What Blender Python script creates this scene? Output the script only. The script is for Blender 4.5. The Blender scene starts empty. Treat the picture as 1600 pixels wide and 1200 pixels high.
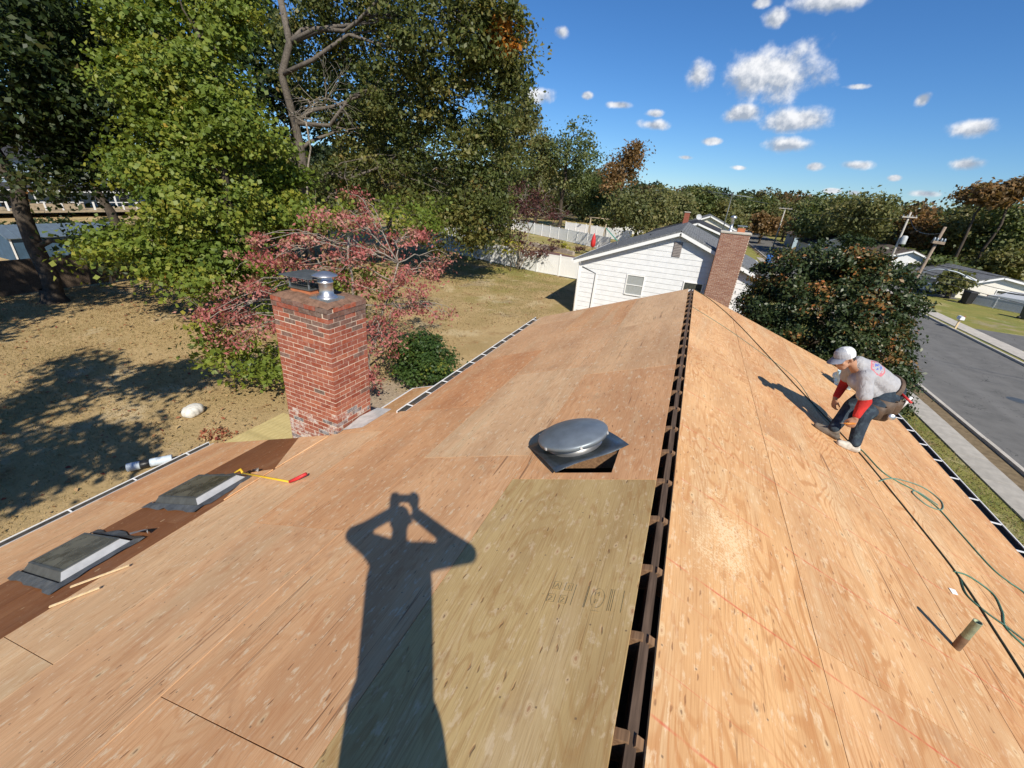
import bpy, bmesh, math, random
import numpy as np
from mathutils import Vector, Matrix, Quaternion
R = math.radians
S = bpy.context.scene
COL = S.collection
rnd = random.Random(7)

# ------------------------------------------------------------------ camera
HC = 7.0
M3 = Matrix(((0.91697633, -0.22858328, 0.32696192),
             (0.39237573, 0.36867518, -0.84268612),
             (0.07208121, 0.90101515, 0.42775694)))
cam = bpy.data.cameras.new('camera')
cam.sensor_width = 36.0
cam.lens = 36.0 * 640 / 1600
cam.clip_start = 0.05
cam.clip_end = 6000
camo = bpy.data.objects.new('camera', cam)
camo.matrix_world = Matrix.Translation((0, 0, HC)) @ M3.to_4x4()
COL.objects.link(camo)
S.camera = camo


def pix(x, y):
    "world direction of a photograph pixel (1600 x 1200), used for cloud bearings"
    return (M3 @ Vector((x - 800, -(y - 600), -640))).normalized()


# ------------------------------------------------------------------ sky, sun, exposure
SUN = Vector((0.4661, -0.5983, 0.6518)).normalized()      # towards the sun
SUN_EL = math.asin(SUN.z)
world = bpy.data.worlds.new('World')
S.world = world
world.use_nodes = True
wt = world.node_tree
wt.nodes.clear()


def build_sky():
    N, L = wt.nodes, wt.links
    out = N.new('ShaderNodeOutputWorld')
    bg = N.new('ShaderNodeBackground')
    bg.inputs['Strength'].default_value = 0.10
    L.new(bg.outputs[0], out.inputs[0])
    sky = N.new('ShaderNodeTexSky')
    sky.sky_type = 'NISHITA'
    sky.sun_disc = False
    sky.sun_elevation = SUN_EL
    sky.sun_rotation = math.atan2(SUN.x, SUN.y)
    sky.altitude = 0
    sky.air_density = 1.0
    sky.dust_density = 0.0
    sky.ozone_density = 4.0
    hs = N.new('ShaderNodeHueSaturation')
    hs.inputs['Saturation'].default_value = 1.08
    hs.inputs['Value'].default_value = 0.88
    tn = N.new('ShaderNodeMix'); tn.data_type = 'RGBA'; tn.blend_type = 'MULTIPLY'; tn.inputs[0].default_value = 1.0
    tn.inputs[7].default_value = (.68, .88, 1.13, 1)
    L.new(sky.outputs[0], tn.inputs[6]); L.new(tn.outputs[2], hs.inputs['Color'])
    tc = N.new('ShaderNodeTexCoord')

    def math_(op, a, b=None, clamp=False):
        n = N.new('ShaderNodeMath'); n.operation = op; n.use_clamp = clamp
        for i, v in enumerate((a, b)):
            if v is None: continue
            if isinstance(v, (int, float)): n.inputs[i].default_value = v
            else: L.new(v, n.inputs[i])
        return n.outputs[0]

    def noise(scale, detail, off=(0, 0, 0)):
        ad = N.new('ShaderNodeVectorMath'); ad.operation = 'ADD'
        ad.inputs[1].default_value = off
        L.new(tc.outputs['Generated'], ad.inputs[0])
        n = N.new('ShaderNodeTexNoise')
        n.inputs['Scale'].default_value = scale
        n.inputs['Detail'].default_value = detail
        n.inputs['Roughness'].default_value = 0.58
        L.new(ad.outputs[0], n.inputs['Vector'])
        return n.outputs[0]

    clouds = [(1205, 114, 84, 46), (1092, 118, 28, 24), (1212, 30, 22, 17), (1300, 2, 66, 16), (1163, 177, 34, 15),
              (1242, 188, 54, 20), (1236, 226, 50, 13), (1022, 177, 14, 7), (1022, 195, 25, 9), (835, 149, 34, 14),
              (878, 50, 14, 11), (1520, 199, 40, 14), (1508, 256, 32, 11), (1441, 156, 13, 11), (966, 164, 20, 6),
              (918, 149, 10, 6), (1113, 221, 17, 6), (1272, 260, 17, 7), (1340, 258, 30, 8), (1397, 278, 12, 5),
              (1447, 303, 30, 6), (1335, 302, 13, 5), (1070, 246, 14, 4), (1595, 281, 14, 7), (1155, 262, 14, 4),
              (1300, 298, 16, 4), (1190, 5, 16, 8), (1340, 135, 20, 5)]
    items = []
    for x, y, w, h in clouds:
        c = pix(x, y)
        items.append((c, (pix(x + w, y) - pix(x - w, y)).length / 2, (pix(x, y + h) - pix(x, y - h)).length / 2))
    r2 = random.Random(3)
    while len(items) < 46:                       # the same kind of sky all round
        az, el = r2.uniform(0, 2 * math.pi), R(r2.uniform(6, 60))
        c = Vector((math.sin(az) * math.cos(el), math.cos(az) * math.cos(el), math.sin(el)))
        if (M3.transposed() @ c).z < -0.35: continue
        w = r2.uniform(.03, .09) * (0.5 + math.sin(el))
        items.append((c, w, w * r2.uniform(.3, .55)))
    D = None; Q = None
    for k, (c, aw, ah) in enumerate(items):
        u = c.cross(Vector((0, 0, 1))).normalized()
        v = u.cross(c).normalized()
        mp = N.new('ShaderNodeMapping'); mp.vector_type = 'TEXTURE'
        mp.inputs['Location'].default_value = c
        mp.inputs['Rotation'].default_value = Matrix((c, u, v)).transposed().to_euler()
        mp.inputs['Scale'].default_value = (.8, aw * 1.18, ah * 1.22)
        L.new(tc.outputs['Generated'], mp.inputs['Vector'])
        ln = N.new('ShaderNodeVectorMath'); ln.operation = 'LENGTH'
        L.new(mp.outputs[0], ln.inputs[0])
        e = ln.outputs['Value']
        D = e if D is None else math_('MINIMUM', D, e)
        if k < 13:                                  # top-lit, grey-based shading of the larger ones
            sp = N.new('ShaderNodeSeparateXYZ'); L.new(mp.outputs[0], sp.inputs[0])
            wq = math_('MULTIPLY', math_('MAXIMUM', math_('SUBTRACT', 1.3, e), 0.0), sp.outputs[2])
            Q = wq if Q is None else math_('ADD', Q, wq)
    D = math_('SUBTRACT', 1.0, math_('MINIMUM', D, 2.5))
    n1 = noise(24, 5)
    so = SUN * 0.012
    n2 = noise(24, 5, tuple(so))
    n3 = noise(13, 3, (3, 1, 7))
    nn = math_('ADD', math_('MULTIPLY', math_('SUBTRACT', n1, 0.5), 1.7), math_('MULTIPLY', math_('SUBTRACT', n3, 0.5), 0.6))
    dens = math_('ADD', math_('MULTIPLY', D, 1.25), nn)
    mr = N.new('ShaderNodeMapRange'); mr.interpolation_type = 'SMOOTHSTEP'
    mr.inputs['From Min'].default_value = 0.05; mr.inputs['From Max'].default_value = 0.85
    L.new(dens, mr.inputs['Value'])
    mask = math_('MULTIPLY', mr.outputs[0], 0.95)
    sh = math_('ADD', 0.52, math_('MULTIPLY', math_('SUBTRACT', n1, n2), 3.0))
    sh = math_('ADD', sh, math_('MULTIPLY', Q, 0.8), clamp=True)
    cr = N.new('ShaderNodeValToRGB')
    cr.color_ramp.elements[0].position = 0.15; cr.color_ramp.elements[0].color = (3.4, 3.9, 4.7, 1)
    cr.color_ramp.elements[1].position = 0.95; cr.color_ramp.elements[1].color = (8.6, 8.6, 8.7, 1)
    L.new(sh, cr.inputs[0])
    mx = N.new('ShaderNodeMix'); mx.data_type = 'RGBA'
    L.new(mask, mx.inputs[0]); L.new(hs.outputs[0], mx.inputs[6]); L.new(cr.outputs[0], mx.inputs[7])
    L.new(mx.outputs[2], bg.inputs['Color'])


build_sky()
sl = bpy.data.lights.new('sun', 'SUN')
sl.energy = 5.0
sl.angle = R(0.53)
sl.color = (1.0, 0.93, 0.80)
so_ = bpy.data.objects.new('sun', sl)
so_.rotation_euler = SUN.to_track_quat('Z', 'Y').to_euler()
so_.location = (30, -40, 60)
COL.objects.link(so_)
S.view_settings.view_transform = 'Standard'
S.view_settings.look = 'None'
S.view_settings.exposure = 0.22
S.view_settings.gamma = 1.0
S.cycles.max_bounces = 6
world.cycles.sampling_method = 'MANUAL'
world.cycles.sample_map_resolution = 256
S.cycles.transparent_max_bounces = 16

# ------------------------------------------------------------------ helpers
def tag(o, label=None, cat=None, group=None, kind=None):
    if label: o['label'] = label
    if cat: o['category'] = cat
    if group: o['group'] = group
    if kind: o['kind'] = kind
    return o


def empty(name, loc=(0, 0, 0), rz=0.0):
    o = bpy.data.objects.new(name, None)
    o.location = loc; o.rotation_euler = (0, 0, rz); o.empty_display_size = .2
    COL.objects.link(o)
    return o


def thing(name, label, cat, loc=(0, 0, 0), rz=0.0, group=None):
    return tag(empty(name, loc, rz), label, cat, group)


def link(name, me, m=None, parent=None, loc=None):
    o = bpy.data.objects.new(name, me)
    if m is not None and not me.materials: me.materials.append(m)
    COL.objects.link(o)
    if parent is not None:
        o.parent = parent
    if loc is not None: o.location = loc
    return o


class MB:
    "collects shapes, then builds one mesh"
    def __init__(s): s.v = []; s.f = []; s.smooth = []

    def poly(s, vs, fs, smooth=False):
        b = len(s.v); s.v += [tuple(v) for v in vs]
        s.f += [[b + i for i in f] for f in fs]; s.smooth += [smooth] * len(fs)
        return s

    def box(s, x0, x1, y0, y1, z0, z1, mtx=None):
        vs = [Vector(p) for p in ((x0, y0, z0), (x1, y0, z0), (x1, y1, z0), (x0, y1, z0), (x0, y0, z1), (x1, y0, z1), (x1, y1, z1), (x0, y1, z1))]
        if mtx is not None: vs = [mtx @ v for v in vs]
        return s.poly(vs, [(3, 2, 1, 0), (4, 5, 6, 7), (0, 1, 5, 4), (1, 2, 6, 5), (2, 3, 7, 6), (3, 0, 4, 7)])

    def prism(s, pts, h, axis='z', base=0.0):
        "polygon pts (2D) extruded; axis z: (x,y)->z, axis y: (x,z)->y, axis x: (y,z)->x"
        n = len(pts)
        def P(p, t):
            return {'z': (p[0], p[1], t), 'y': (p[0], t, p[1]), 'x': (t, p[0], p[1])}[axis]
        vs = [P(p, base) for p in pts] + [P(p, base + h) for p in pts]
        fs = [list(range(n))[::-1], list(range(n, 2 * n))] + [(i, (i + 1) % n, n + (i + 1) % n, n + i) for i in range(n)]
        return s.poly(vs, fs)

    def tube(s, pts, rad, seg=8, caps=True, smooth=True):
        pts = [Vector(p) for p in pts]
        n = len(pts)
        rr = rad if isinstance(rad, (list, tuple)) else [rad] * n
        b = len(s.v)
        up = None
        for i, p in enumerate(pts):
            t = (pts[min(i + 1, n - 1)] - pts[max(i - 1, 0)])
            t = t.normalized() if t.length > 1e-9 else Vector((0, 0, 1))
            if up is None:
                a = Vector((0, 0, 1)) if abs(t.z) < .9 else Vector((1, 0, 0))
                up = t.cross(a).normalized()
            else:
                up = (up - t * up.dot(t))
                up = up.normalized() if up.length > 1e-6 else t.orthogonal().normalized()
            w = t.cross(up)
            for k in range(seg):
                a = 2 * math.pi * k / seg
                s.v.append(tuple(p + (up * math.cos(a) + w * math.sin(a)) * rr[i]))
        for i in range(n - 1):
            for k in range(seg):
                k2 = (k + 1) % seg
                s.f.append([b + i * seg + k, b + i * seg + k2, b + (i + 1) * seg + k2, b + (i + 1) * seg + k]); s.smooth.append(smooth)
        if caps:
            s.f.append([b + k for k in range(seg)][::-1]); s.smooth.append(False)
            s.f.append([b + (n - 1) * seg + k for k in range(seg)]); s.smooth.append(False)
        return s

    def lathe(s, prof, seg=32, c=(0, 0, 0), smooth=True):
        b = len(s.v)
        for r, z in prof:
            for k in range(seg):
                a = 2 * math.pi * k / seg
                s.v.append((c[0] + r * math.cos(a), c[1] + r * math.sin(a), c[2] + z))
        for i in range(len(prof) - 1):
            for k in range(seg):
                k2 = (k + 1) % seg
                s.f.append([b + i * seg + k, b + i * seg + k2, b + (i + 1) * seg + k2, b + (i + 1) * seg + k]); s.smooth.append(smooth)
        return s

    def mesh(s, name):
        me = bpy.data.meshes.new(name)
        me.from_pydata(s.v, [], s.f)
        me.polygons.foreach_set('use_smooth', s.smooth)
        me.update()
        return me

    def build(s, name, m, parent=None, loc=None):
        return link(name, s.mesh(name), m, parent, loc)


def bevel(o, w=.005, seg=1):
    md = o.modifiers.new('bevel', 'BEVEL'); md.width = w; md.segments = seg; md.limit_method = 'ANGLE'; md.angle_limit = R(40)
    return o


def copy_tree(o, parent=None):
    c = o.copy(); COL.objects.link(c)
    if parent is not None: c.parent = parent
    for ch in o.children: copy_tree(ch, c)
    return c


def spline(pts, n=8):
    "Catmull-Rom through pts"
    P = [Vector(p) for p in pts]; P = [P[0] * 2 - P[1]] + P + [P[-1] * 2 - P[-2]]
    out = []
    for i in range(1, len(P) - 2):
        for k in range(n):
            t = k / n; a, b, c, d = P[i - 1], P[i], P[i + 1], P[i + 2]
            out.append(.5 * ((2 * b) + (c - a) * t + (2 * a - 5 * b + 4 * c - d) * t * t + (3 * b - a - 3 * c + d) * t ** 3))
    out.append(P[-2])
    return out


# ------------------------------------------------------------------ materials
class NT:
    def __init__(s, name):
        s.m = bpy.data.materials.new(name); s.m.use_nodes = True
        s.t = s.m.node_tree; s.t.nodes.clear()
        s.out = s.n('ShaderNodeOutputMaterial')
        s.b = s.n('ShaderNodeBsdfPrincipled')
        s.l(s.b.outputs[0], s.out.inputs[0])

    def n(s, typ, **kw):
        n = s.t.nodes.new(typ)
        for k, v in kw.items(): setattr(n, k, v)
        return n

    def l(s, a, b): s.t.links.new(a, b)

    def set(s, node, key, v):
        if v is None: return
        if hasattr(v, 'is_linked'): s.l(v, node.inputs[key])
        else: node.inputs[key].default_value = v

    def math(s, op, a, b=None, c=None, clamp=False):
        n = s.n('ShaderNodeMath', operation=op, use_clamp=clamp)
        for i, v in enumerate((a, b, c)):
            if v is not None: s.set(n, i, v)
        return n.outputs[0]

    def vec(s, op, a, b=None):
        n = s.n('ShaderNodeVectorMath', operation=op)
        s.set(n, 0, a)
        if b is not None: s.set(n, 1, b)
        return n.outputs[0]

    def noise(s, v, scale=1., detail=3., rough=.5, dist=0.):
        n = s.n('ShaderNodeTexNoise')
        if v is not None: s.l(v, n.inputs['Vector'])
        n.inputs['Scale'].default_value = scale; n.inputs['Detail'].default_value = detail
        n.inputs['Roughness'].default_value = rough; n.inputs['Distortion'].default_value = dist
        return n.outputs[0]

    def ramp(s, f, els, interp='LINEAR'):
        n = s.n('ShaderNodeValToRGB'); cr = n.color_ramp; cr.interpolation = interp
        while len(cr.elements) < len(els): cr.elements.new(.5)
        for e, (p, c) in zip(cr.elements, els):
            e.position = p; e.color = (c[0], c[1], c[2], 1) if not isinstance(c, (int, float)) else (c, c, c, 1)
        s.l(f, n.inputs[0])
        return n.outputs[0]

    def mix(s, f, a, b, mode='MIX'):
        n = s.n('ShaderNodeMix', data_type='RGBA', blend_type=mode)
        s.set(n, 0, f)
        for k, v in ((6, a), (7, b)):
            if isinstance(v, tuple): v = (v[0], v[1], v[2], 1)
            s.set(n, k, v)
        return n.outputs[2]

    def range(s, v, a, b, c=0., d=1., smooth=True):
        n = s.n('ShaderNodeMapRange', interpolation_type='SMOOTHSTEP' if smooth else 'LINEAR')
        s.l(v, n.inputs['Value'])
        for k, x in zip(('From Min', 'From Max', 'To Min', 'To Max'), (a, b, c, d)): n.inputs[k].default_value = x
        return n.outputs[0]

    def obj(s): return s.n('ShaderNodeTexCoord').outputs['Object']
    def pos(s): return s.n('ShaderNodeNewGeometry').outputs['Position']
    def rand(s): return s.n('ShaderNodeObjectInfo').outputs['Random']

    def xyz(s, v):
        n = s.n('ShaderNodeSeparateXYZ'); s.l(v, n.inputs[0]); return n.outputs

    def bump(s, h, strength=.3, dist=.01):
        n = s.n('ShaderNodeBump'); n.inputs['Strength'].default_value = strength; n.inputs['Distance'].default_value = dist
        s.l(h, n.inputs['Height']); s.l(n.outputs[0], s.b.inputs['Normal'])

    def done(s, color=None, rough=.6, metal=0., spec=None):
        if isinstance(color, tuple): color = (color[0], color[1], color[2], 1)
        s.set(s.b, 'Base Color', color); s.set(s.b, 'Roughness', rough); s.set(s.b, 'Metallic', metal)
        if spec is not None: s.b.inputs['Specular IOR Level'].default_value = spec
        return s.m


def simple(name, c, rough=.6, metal=0., var=.25, scale=6., bump=.0, spec=.4, rv=0.):
    t = NT(name)
    p = t.obj()
    n = t.noise(p, scale, 5, .6)
    lo = tuple(x * (1 - var) for x in c); hi = tuple(min(1, x * (1 + var * .8)) for x in c)
    col = t.ramp(n, [(.25, lo), (.75, hi)])
    if rv:
        col = t.mix(t.math('MULTIPLY', t.rand(), rv), col, tuple(x * .45 for x in c))
    if bump: t.bump(t.noise(p, scale * 6, 4, .6), bump, .01)
    return t.done(col, rough, metal, spec)


def plywood(name, cols, chalk=0., dust=None, knots=1., lines=1., seed=0., pale=1., fleck=1.):
    """rotary-cut veneer: local x across the grain, local y along it"""
    t = NT(name)
    o = t.obj()
    rd = t.rand()
    off = t.n('ShaderNodeCombineXYZ')
    t.l(t.math('MULTIPLY', rd, 37.0), off.inputs[0]); t.l(t.math('MULTIPLY', rd, 91.0), off.inputs[1]); off.inputs[2].default_value = seed
    p = t.vec('ADD', o, off.outputs[0])

    def sc(x, y): return t.vec('MULTIPLY', p, (x, y, 0.0))
    base = t.ramp(rd, [(i / max(1, len(cols) - 1), c) for i, c in enumerate(cols)])
    # broad tone drift
    n1 = t.noise(sc(1.3, .35), 1.6, 4, .55)
    c = t.mix(t.range(n1, .3, .72), t.mix(1., base, (1.14, 1.10, 1.04), 'MULTIPLY'), t.mix(1., base, (.86, .78, .72), 'MULTIPLY'))
    # pale sapwood bands
    n1b = t.noise(sc(2.6, .3), 1.0, 3, .5, .4)
    c = t.mix(t.math('MULTIPLY', t.range(n1b, .54, .68), .42 * pale), c, (.66, .49, .29))
    # contour figure of the veneer
    n2 = t.noise(sc(1.9, .42), 1.35, 2.0, .45, .35)
    w = t.math('SINE', t.math('MULTIPLY', n2, 150.0))
    w = t.range(w, .15, 1.0)
    msk = t.range(t.noise(sc(.9, .5), 2.2, 2), .35, .62)
    c = t.mix(t.math('MULTIPLY', t.math('MULTIPLY', w, msk), .34 * lines), c, t.mix(1., base, (.74, .52, .36), 'MULTIPLY'))
    # fine grain streaks and peel marks
    n3 = t.noise(sc(150, 3.2), 1.0, 3, .6)
    c = t.mix(t.math('MULTIPLY', t.range(n3, .42, .72), .50), c, t.mix(1., base, (.62, .46, .34), 'MULTIPLY'))
    n4 = t.noise(sc(34, 7), 1.0, 4, .65)
    c = t.mix(t.math('MULTIPLY', t.range(n4, .56, .72), .45 * pale), c, (.72, .55, .36))
    # torn, sanded light flecks
    n5 = t.noise(sc(20, 8), 1.0, 5, .7)
    c = t.mix(t.math('MULTIPLY', t.range(n5, .56, .64), .42 * pale * fleck), c, (.76, .60, .40))
    # knots
    wv = t.n('ShaderNodeVectorMath', operation='ADD')
    t.l(p, wv.inputs[0])
    nz = t.n('ShaderNodeTexNoise'); nz.inputs['Scale'].default_value = 14; nz.inputs['Detail'].default_value = 2
    t.l(p, nz.inputs['Vector'])
    nv = t.vec('MULTIPLY', t.vec('SUBTRACT', nz.outputs['Color'], (.5, .5, .5)), (.03, .05, 0))
    t.l(nv, wv.inputs[1])

    def knot(sx, sy, thr, rad, c, amt):
        v = t.n('ShaderNodeTexVoronoi', voronoi_dimensions='2D', feature='F1')
        v.inputs['Scale'].default_value = 1.0; v.inputs['Randomness'].default_value = .85
        t.l(t.vec('MULTIPLY', wv.outputs[0], (sx, sy, 0)), v.inputs['Vector'])
        cc = t.xyz(v.outputs['Color'])
        on = t.math('MULTIPLY', t.math('GREATER_THAN', cc[0], thr), amt)
        rr = t.math('MULTIPLY', t.math('ADD', t.math('MULTIPLY', cc[1], .8), .35), rad)
        d = t.math('DIVIDE', v.outputs['Distance'], rr)
        halo = t.math('MULTIPLY', t.range(d, 1.0, 2.3, 1, 0), on)
        c = t.mix(t.math('MULTIPLY', halo, .55), c, (.74, .56, .33))
        ring = t.range(t.math('SINE', t.math('MULTIPLY', d, 9.0)), 0, 1)
        ring = t.math('MULTIPLY', t.math('MULTIPLY', ring, t.range(d, .8, 1.8, 1, 0)), on)
        c = t.mix(t.math('MULTIPLY', ring, .38), c, (.40, .20, .09))
        core = t.math('MULTIPLY', t.range(d, .35, .75, 1, 0), on)
        c = t.mix(t.math('MULTIPLY', core, .62), c, t.mix(t.math('GREATER_THAN', cc[2], .75), (.36, .16, .075), (.10, .05, .03)))
        return c, core
    c, k1 = knot(6.5, 3.6, 1 - .52 * knots, .075, c, 1.)
    c, k2 = knot(13., 8., .80, .055, c, .8)
    # small dark splits along the grain
    v = t.n('ShaderNodeTexVoronoi', voronoi_dimensions='2D'); v.inputs['Scale'].default_value = 1.0
    t.l(t.vec('MULTIPLY', wv.outputs[0], (16, 4.2, 0)), v.inputs['Vector'])
    vc = t.xyz(v.outputs['Color'])
    sp = t.math('MULTIPLY', t.range(v.outputs['Distance'], .04, .11, 1, 0), t.math('GREATER_THAN', vc[0], .70))
    c = t.mix(t.math('MULTIPLY', sp, .6), c, (.20, .085, .04))
    # long checks
    n6 = t.noise(sc(6, .09), 1.0, 2, .5, .2)
    ck = t.range(t.math('ABSOLUTE', t.math('SUBTRACT', n6, .5)), .0, .0045, 1, 0)
    ck = t.math('MULTIPLY', ck, t.range(t.noise(sc(1.5, .9), 1.0, 2), .52, .6))
    c = t.mix(t.math('MULTIPLY', ck, .7), c, (.16, .07, .035))
    gp = t.pos()
    gg = t.xyz(gp)
    fy = t.math('ABSOLUTE', t.math('SUBTRACT', t.math('FRACT', t.math('DIVIDE', t.math('ADD', gg[1], 8.13 + .2033 - .939), .4065)), .5))
    fx = t.math('ABSOLUTE', t.math('SUBTRACT', t.math('FRACT', t.math('DIVIDE', t.math('ADD', gg[0], t.math('MULTIPLY', t.math('FLOOR', t.math('DIVIDE', gg[1], .4065)), .037)), .155)), .5))
    nd = t.math('MULTIPLY', t.range(t.math('MULTIPLY', fy, .4065), .003, .0055, 1, 0), t.range(t.math('MULTIPLY', fx, .155), .003, .0055, 1, 0))
    c = t.mix(t.math('MULTIPLY', nd, .75), c, (.16, .11, .07))
    # boot scuffs and handling dirt
    n8 = t.noise(sc(14, 4.5), 1.0, 5, .65, .3)
    c = t.mix(t.math('MULTIPLY', t.range(n8, .57, .66), .34), c, t.mix(1., base, (.66, .42, .28), 'MULTIPLY'))
    n7 = t.noise(gp, 2.2, 6, .7)
    c = t.mix(t.math('MULTIPLY', t.range(n7, .55, .75), .28), c, (.30, .20, .13))
    # chalk lines snapped over the rafters, nail heads on them
    g = t.xyz(gp)
    if chalk:
        yy = t.math('ADD', g[1], t.math('MULTIPLY', g[0], .06))
        for per, ph, wd, am in ((.813, .16, .006, chalk), (.4065, .16, .0025, chalk * .55)):
            f = t.math('ABSOLUTE', t.math('SUBTRACT', t.math('FRACT', t.math('DIVIDE', t.math('ADD', yy, 10 * per + ph), per)), .5))
            ln = t.range(t.math('MULTIPLY', f, per), wd * .2, wd * 1.6, 1, 0)
            ln = t.math('MULTIPLY', ln, t.range(t.noise(gp, 9, 5, .7), .3, .65))
            c = t.mix(t.math('MULTIPLY', ln, am), c, (.56, .09, .05))
    if dust:
        dx = t.vec('SUBTRACT', gp, dust[0])
        ln = t.n('ShaderNodeVectorMath', operation='LENGTH'); t.l(t.vec('MULTIPLY', dx, dust[1]), ln.inputs[0])
        mk = t.range(t.math('ADD', ln.outputs['Value'], t.math('MULTIPLY', t.math('SUBTRACT', t.noise(gp, 5, 4, .6), .5), 1.6)), -.2, 1.1, 1, 0)
        sd = t.range(t.math('ADD', t.noise(gp, 70, 6, .75), t.math('MULTIPLY', mk, .22)), .64, .70)
        c = t.mix(t.math('MULTIPLY', t.math('MULTIPLY', sd, mk), .7), c, (.80, .62, .38))
    h = t.math('ADD', t.math('MULTIPLY', n3, .5), t.math('MULTIPLY', n4, .6))
    h = t.math('SUBTRACT', h, t.math('MULTIPLY', sp, 1.5))
    h = t.math('SUBTRACT', h, t.math('MULTIPLY', ck, 1.5))
    t.bump(h, .35, .004)
    return t.done(c, t.range(n4, .3, .7, .62, .82), 0, .25)


PLY_L = plywood('plywood_sheathing_warm', [(.74, .515, .285), (.66, .355, .175), (.74, .53, .32), (.62, .315, .15), (.72, .50, .30), (.68, .41, .215)], knots=.45, lines=.85, fleck=1.6)
PLY_R = plywood('plywood_sheathing_orange', [(.62, .375, .18), (.63, .395, .205), (.595, .345, .17)], chalk=.75, dust=((.58, 2.35, 5.15), (2.2, 1.15, 2.2)), lines=1.9, seed=5.)
PLY_G = plywood('plywood_sheathing_grey_tan', [(.52, .385, .185), (.52, .385, .185)], knots=1.25, lines=1.1, seed=9.)
PLY_OLD = plywood('plywood_old_brown', [(.20, .085, .035), (.24, .105, .045), (.17, .07, .028)], knots=.1, lines=.6, seed=2., pale=.12)


def aged_wood(name, c1, c2, sx=40, sy=2.):
    t = NT(name); o = t.obj()
    n = t.noise(t.vec('MULTIPLY', o, (sx, sy, sx)), 1., 5, .65)
    n2 = t.noise(o, 3., 4)
    c = t.mix(t.range(n, .3, .7), c1, c2)
    c = t.mix(t.math('MULTIPLY', t.range(n2, .45, .75), .5), c, tuple(x * .5 for x in c1))
    t.bump(n, .4, .005)
    return t.done(c, .8, 0, .2)


RAFTER = aged_wood('rafter_old_pine', (.16, .09, .05), (.30, .18, .10))
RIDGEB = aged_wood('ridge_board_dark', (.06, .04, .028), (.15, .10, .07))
PINE = aged_wood('new_pine', (.62, .45, .25), (.74, .58, .36))
DECKW = aged_wood('treated_deck_wood', (.46, .36, .15), (.58, .47, .22), 30, 2)
FENCEW = aged_wood('weathered_shaded_fence_wood', (.07, .05, .036), (.15, .11, .08), 20, 3)  # weathered wood, darkened further to paint in the tree shade
POSTW = aged_wood('pale_fence_post_wood', (.34, .27, .18), (.46, .38, .27), 20, 3)
POLEW = aged_wood('utility_pole_wood', (.20, .15, .11), (.34, .27, .21), 20, 1)
POLEG = aged_wood('utility_pole_grey', (.36, .33, .29), (.52, .49, .44), 20, 1)
WHITE = simple('white_paint', (.80, .80, .79), .5, var=.06, scale=2)
VINYL = simple('white_vinyl', (.82, .82, .81), .35, var=.05, scale=1.2)
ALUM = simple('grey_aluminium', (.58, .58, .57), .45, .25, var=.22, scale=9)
GALV = simple('galvanised_steel', (.25, .285, .31), .46, .5, var=.22, scale=7, bump=.05)
STAINL = simple('bright_stainless', (.62, .62, .62), .36, .9, var=.15, scale=8)
DKMETAL = simple('dark_grey_metal', (.13, .14, .14), .5, .5, var=.3, scale=9)
LEAD = simple('grey_flashing', (.15, .155, .16), .5, .5, var=.45, scale=12, bump=.2)
GUTTER_IN = simple('gutter_dark_inside', (.06, .055, .05), .85, 0, var=.5, scale=14, bump=.3)
BLACK = simple('black_plastic', (.02, .02, .022), .4, var=.3)
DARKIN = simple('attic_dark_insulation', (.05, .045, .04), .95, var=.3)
CONC = simple('concrete', (.42, .39, .34), .85, 0, var=.22, scale=3.5, bump=.15, spec=.2, rv=.12)
CONCP = simple('concrete_pale', (.50, .46, .40), .85, 0, var=.2, scale=3, bump=.15, spec=.2, rv=.1)
MORTAR = simple('mortar_cream', (.66, .57, .45), .9, 0, var=.2, scale=14, bump=.4, spec=.15)
CROWN = simple('mortar_crown_rough', (.22, .13, .09), .95, 0, var=.5, scale=16, bump=.8, spec=.1)
TERRA = simple('terracotta_flue', (.46, .16, .07), .75, 0, var=.25, scale=10)


def glass(name, tint=(.05, .055, .05), rough=.08, dirt=.3):
    t = NT(name)
    n = t.noise(t.obj(), 6, 5, .6)
    c = t.mix(t.math('MULTIPLY', t.range(n, .35, .75), dirt), tint, (.20, .18, .12))
    return t.done(c, t.range(n, .3, .8, rough, rough + .3 * dirt), 0, .5)


GLASS = glass('window_glass')
GLASSL = glass('window_glass_blind_and_reflection', (.34, .36, .36), .15, .2)  # pale tint paints in both the blind and a bright reflection
SKYGLASS = glass('dusty_skylight_glass', (.045, .043, .033), .18, .75)


def brick_mat(name, c1, c2, smear=0., smearc=(.55, .50, .45)):
    t = NT(name)
    o = t.obj(); p = t.pos()
    n = t.noise(p, 40, 5, .65)
    c = t.mix(t.rand(), c1, c2)
    c = t.mix(t.math('MULTIPLY', t.range(n, .4, .75), .45), c, tuple(x * .55 for x in c1))
    n2 = t.noise(p, 14, 5, .7)
    if smear: c = t.mix(t.math('MULTIPLY', t.range(n2, .40, .62), smear), c, smearc)
    t.bump(n, .5, .004)
    return t.done(c, .85, 0, .2)


BRICKS = [brick_mat('brick_red', (.26, .062, .034), (.35, .098, .052), .14),
          brick_mat('brick_orange_red', (.34, .10, .055), (.40, .13, .07), .14),
          brick_mat('brick_dark_burnt', (.13, .085, .065), (.20, .10, .075), .15),
          brick_mat('brick_mortar_smeared', (.38, .13, .08), (.30, .11, .08), .85, (.60, .56, .51)),
          brick_mat('brick_tarred', (.09, .085, .085), (.22, .12, .10), .7, (.42, .41, .41))]


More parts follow.
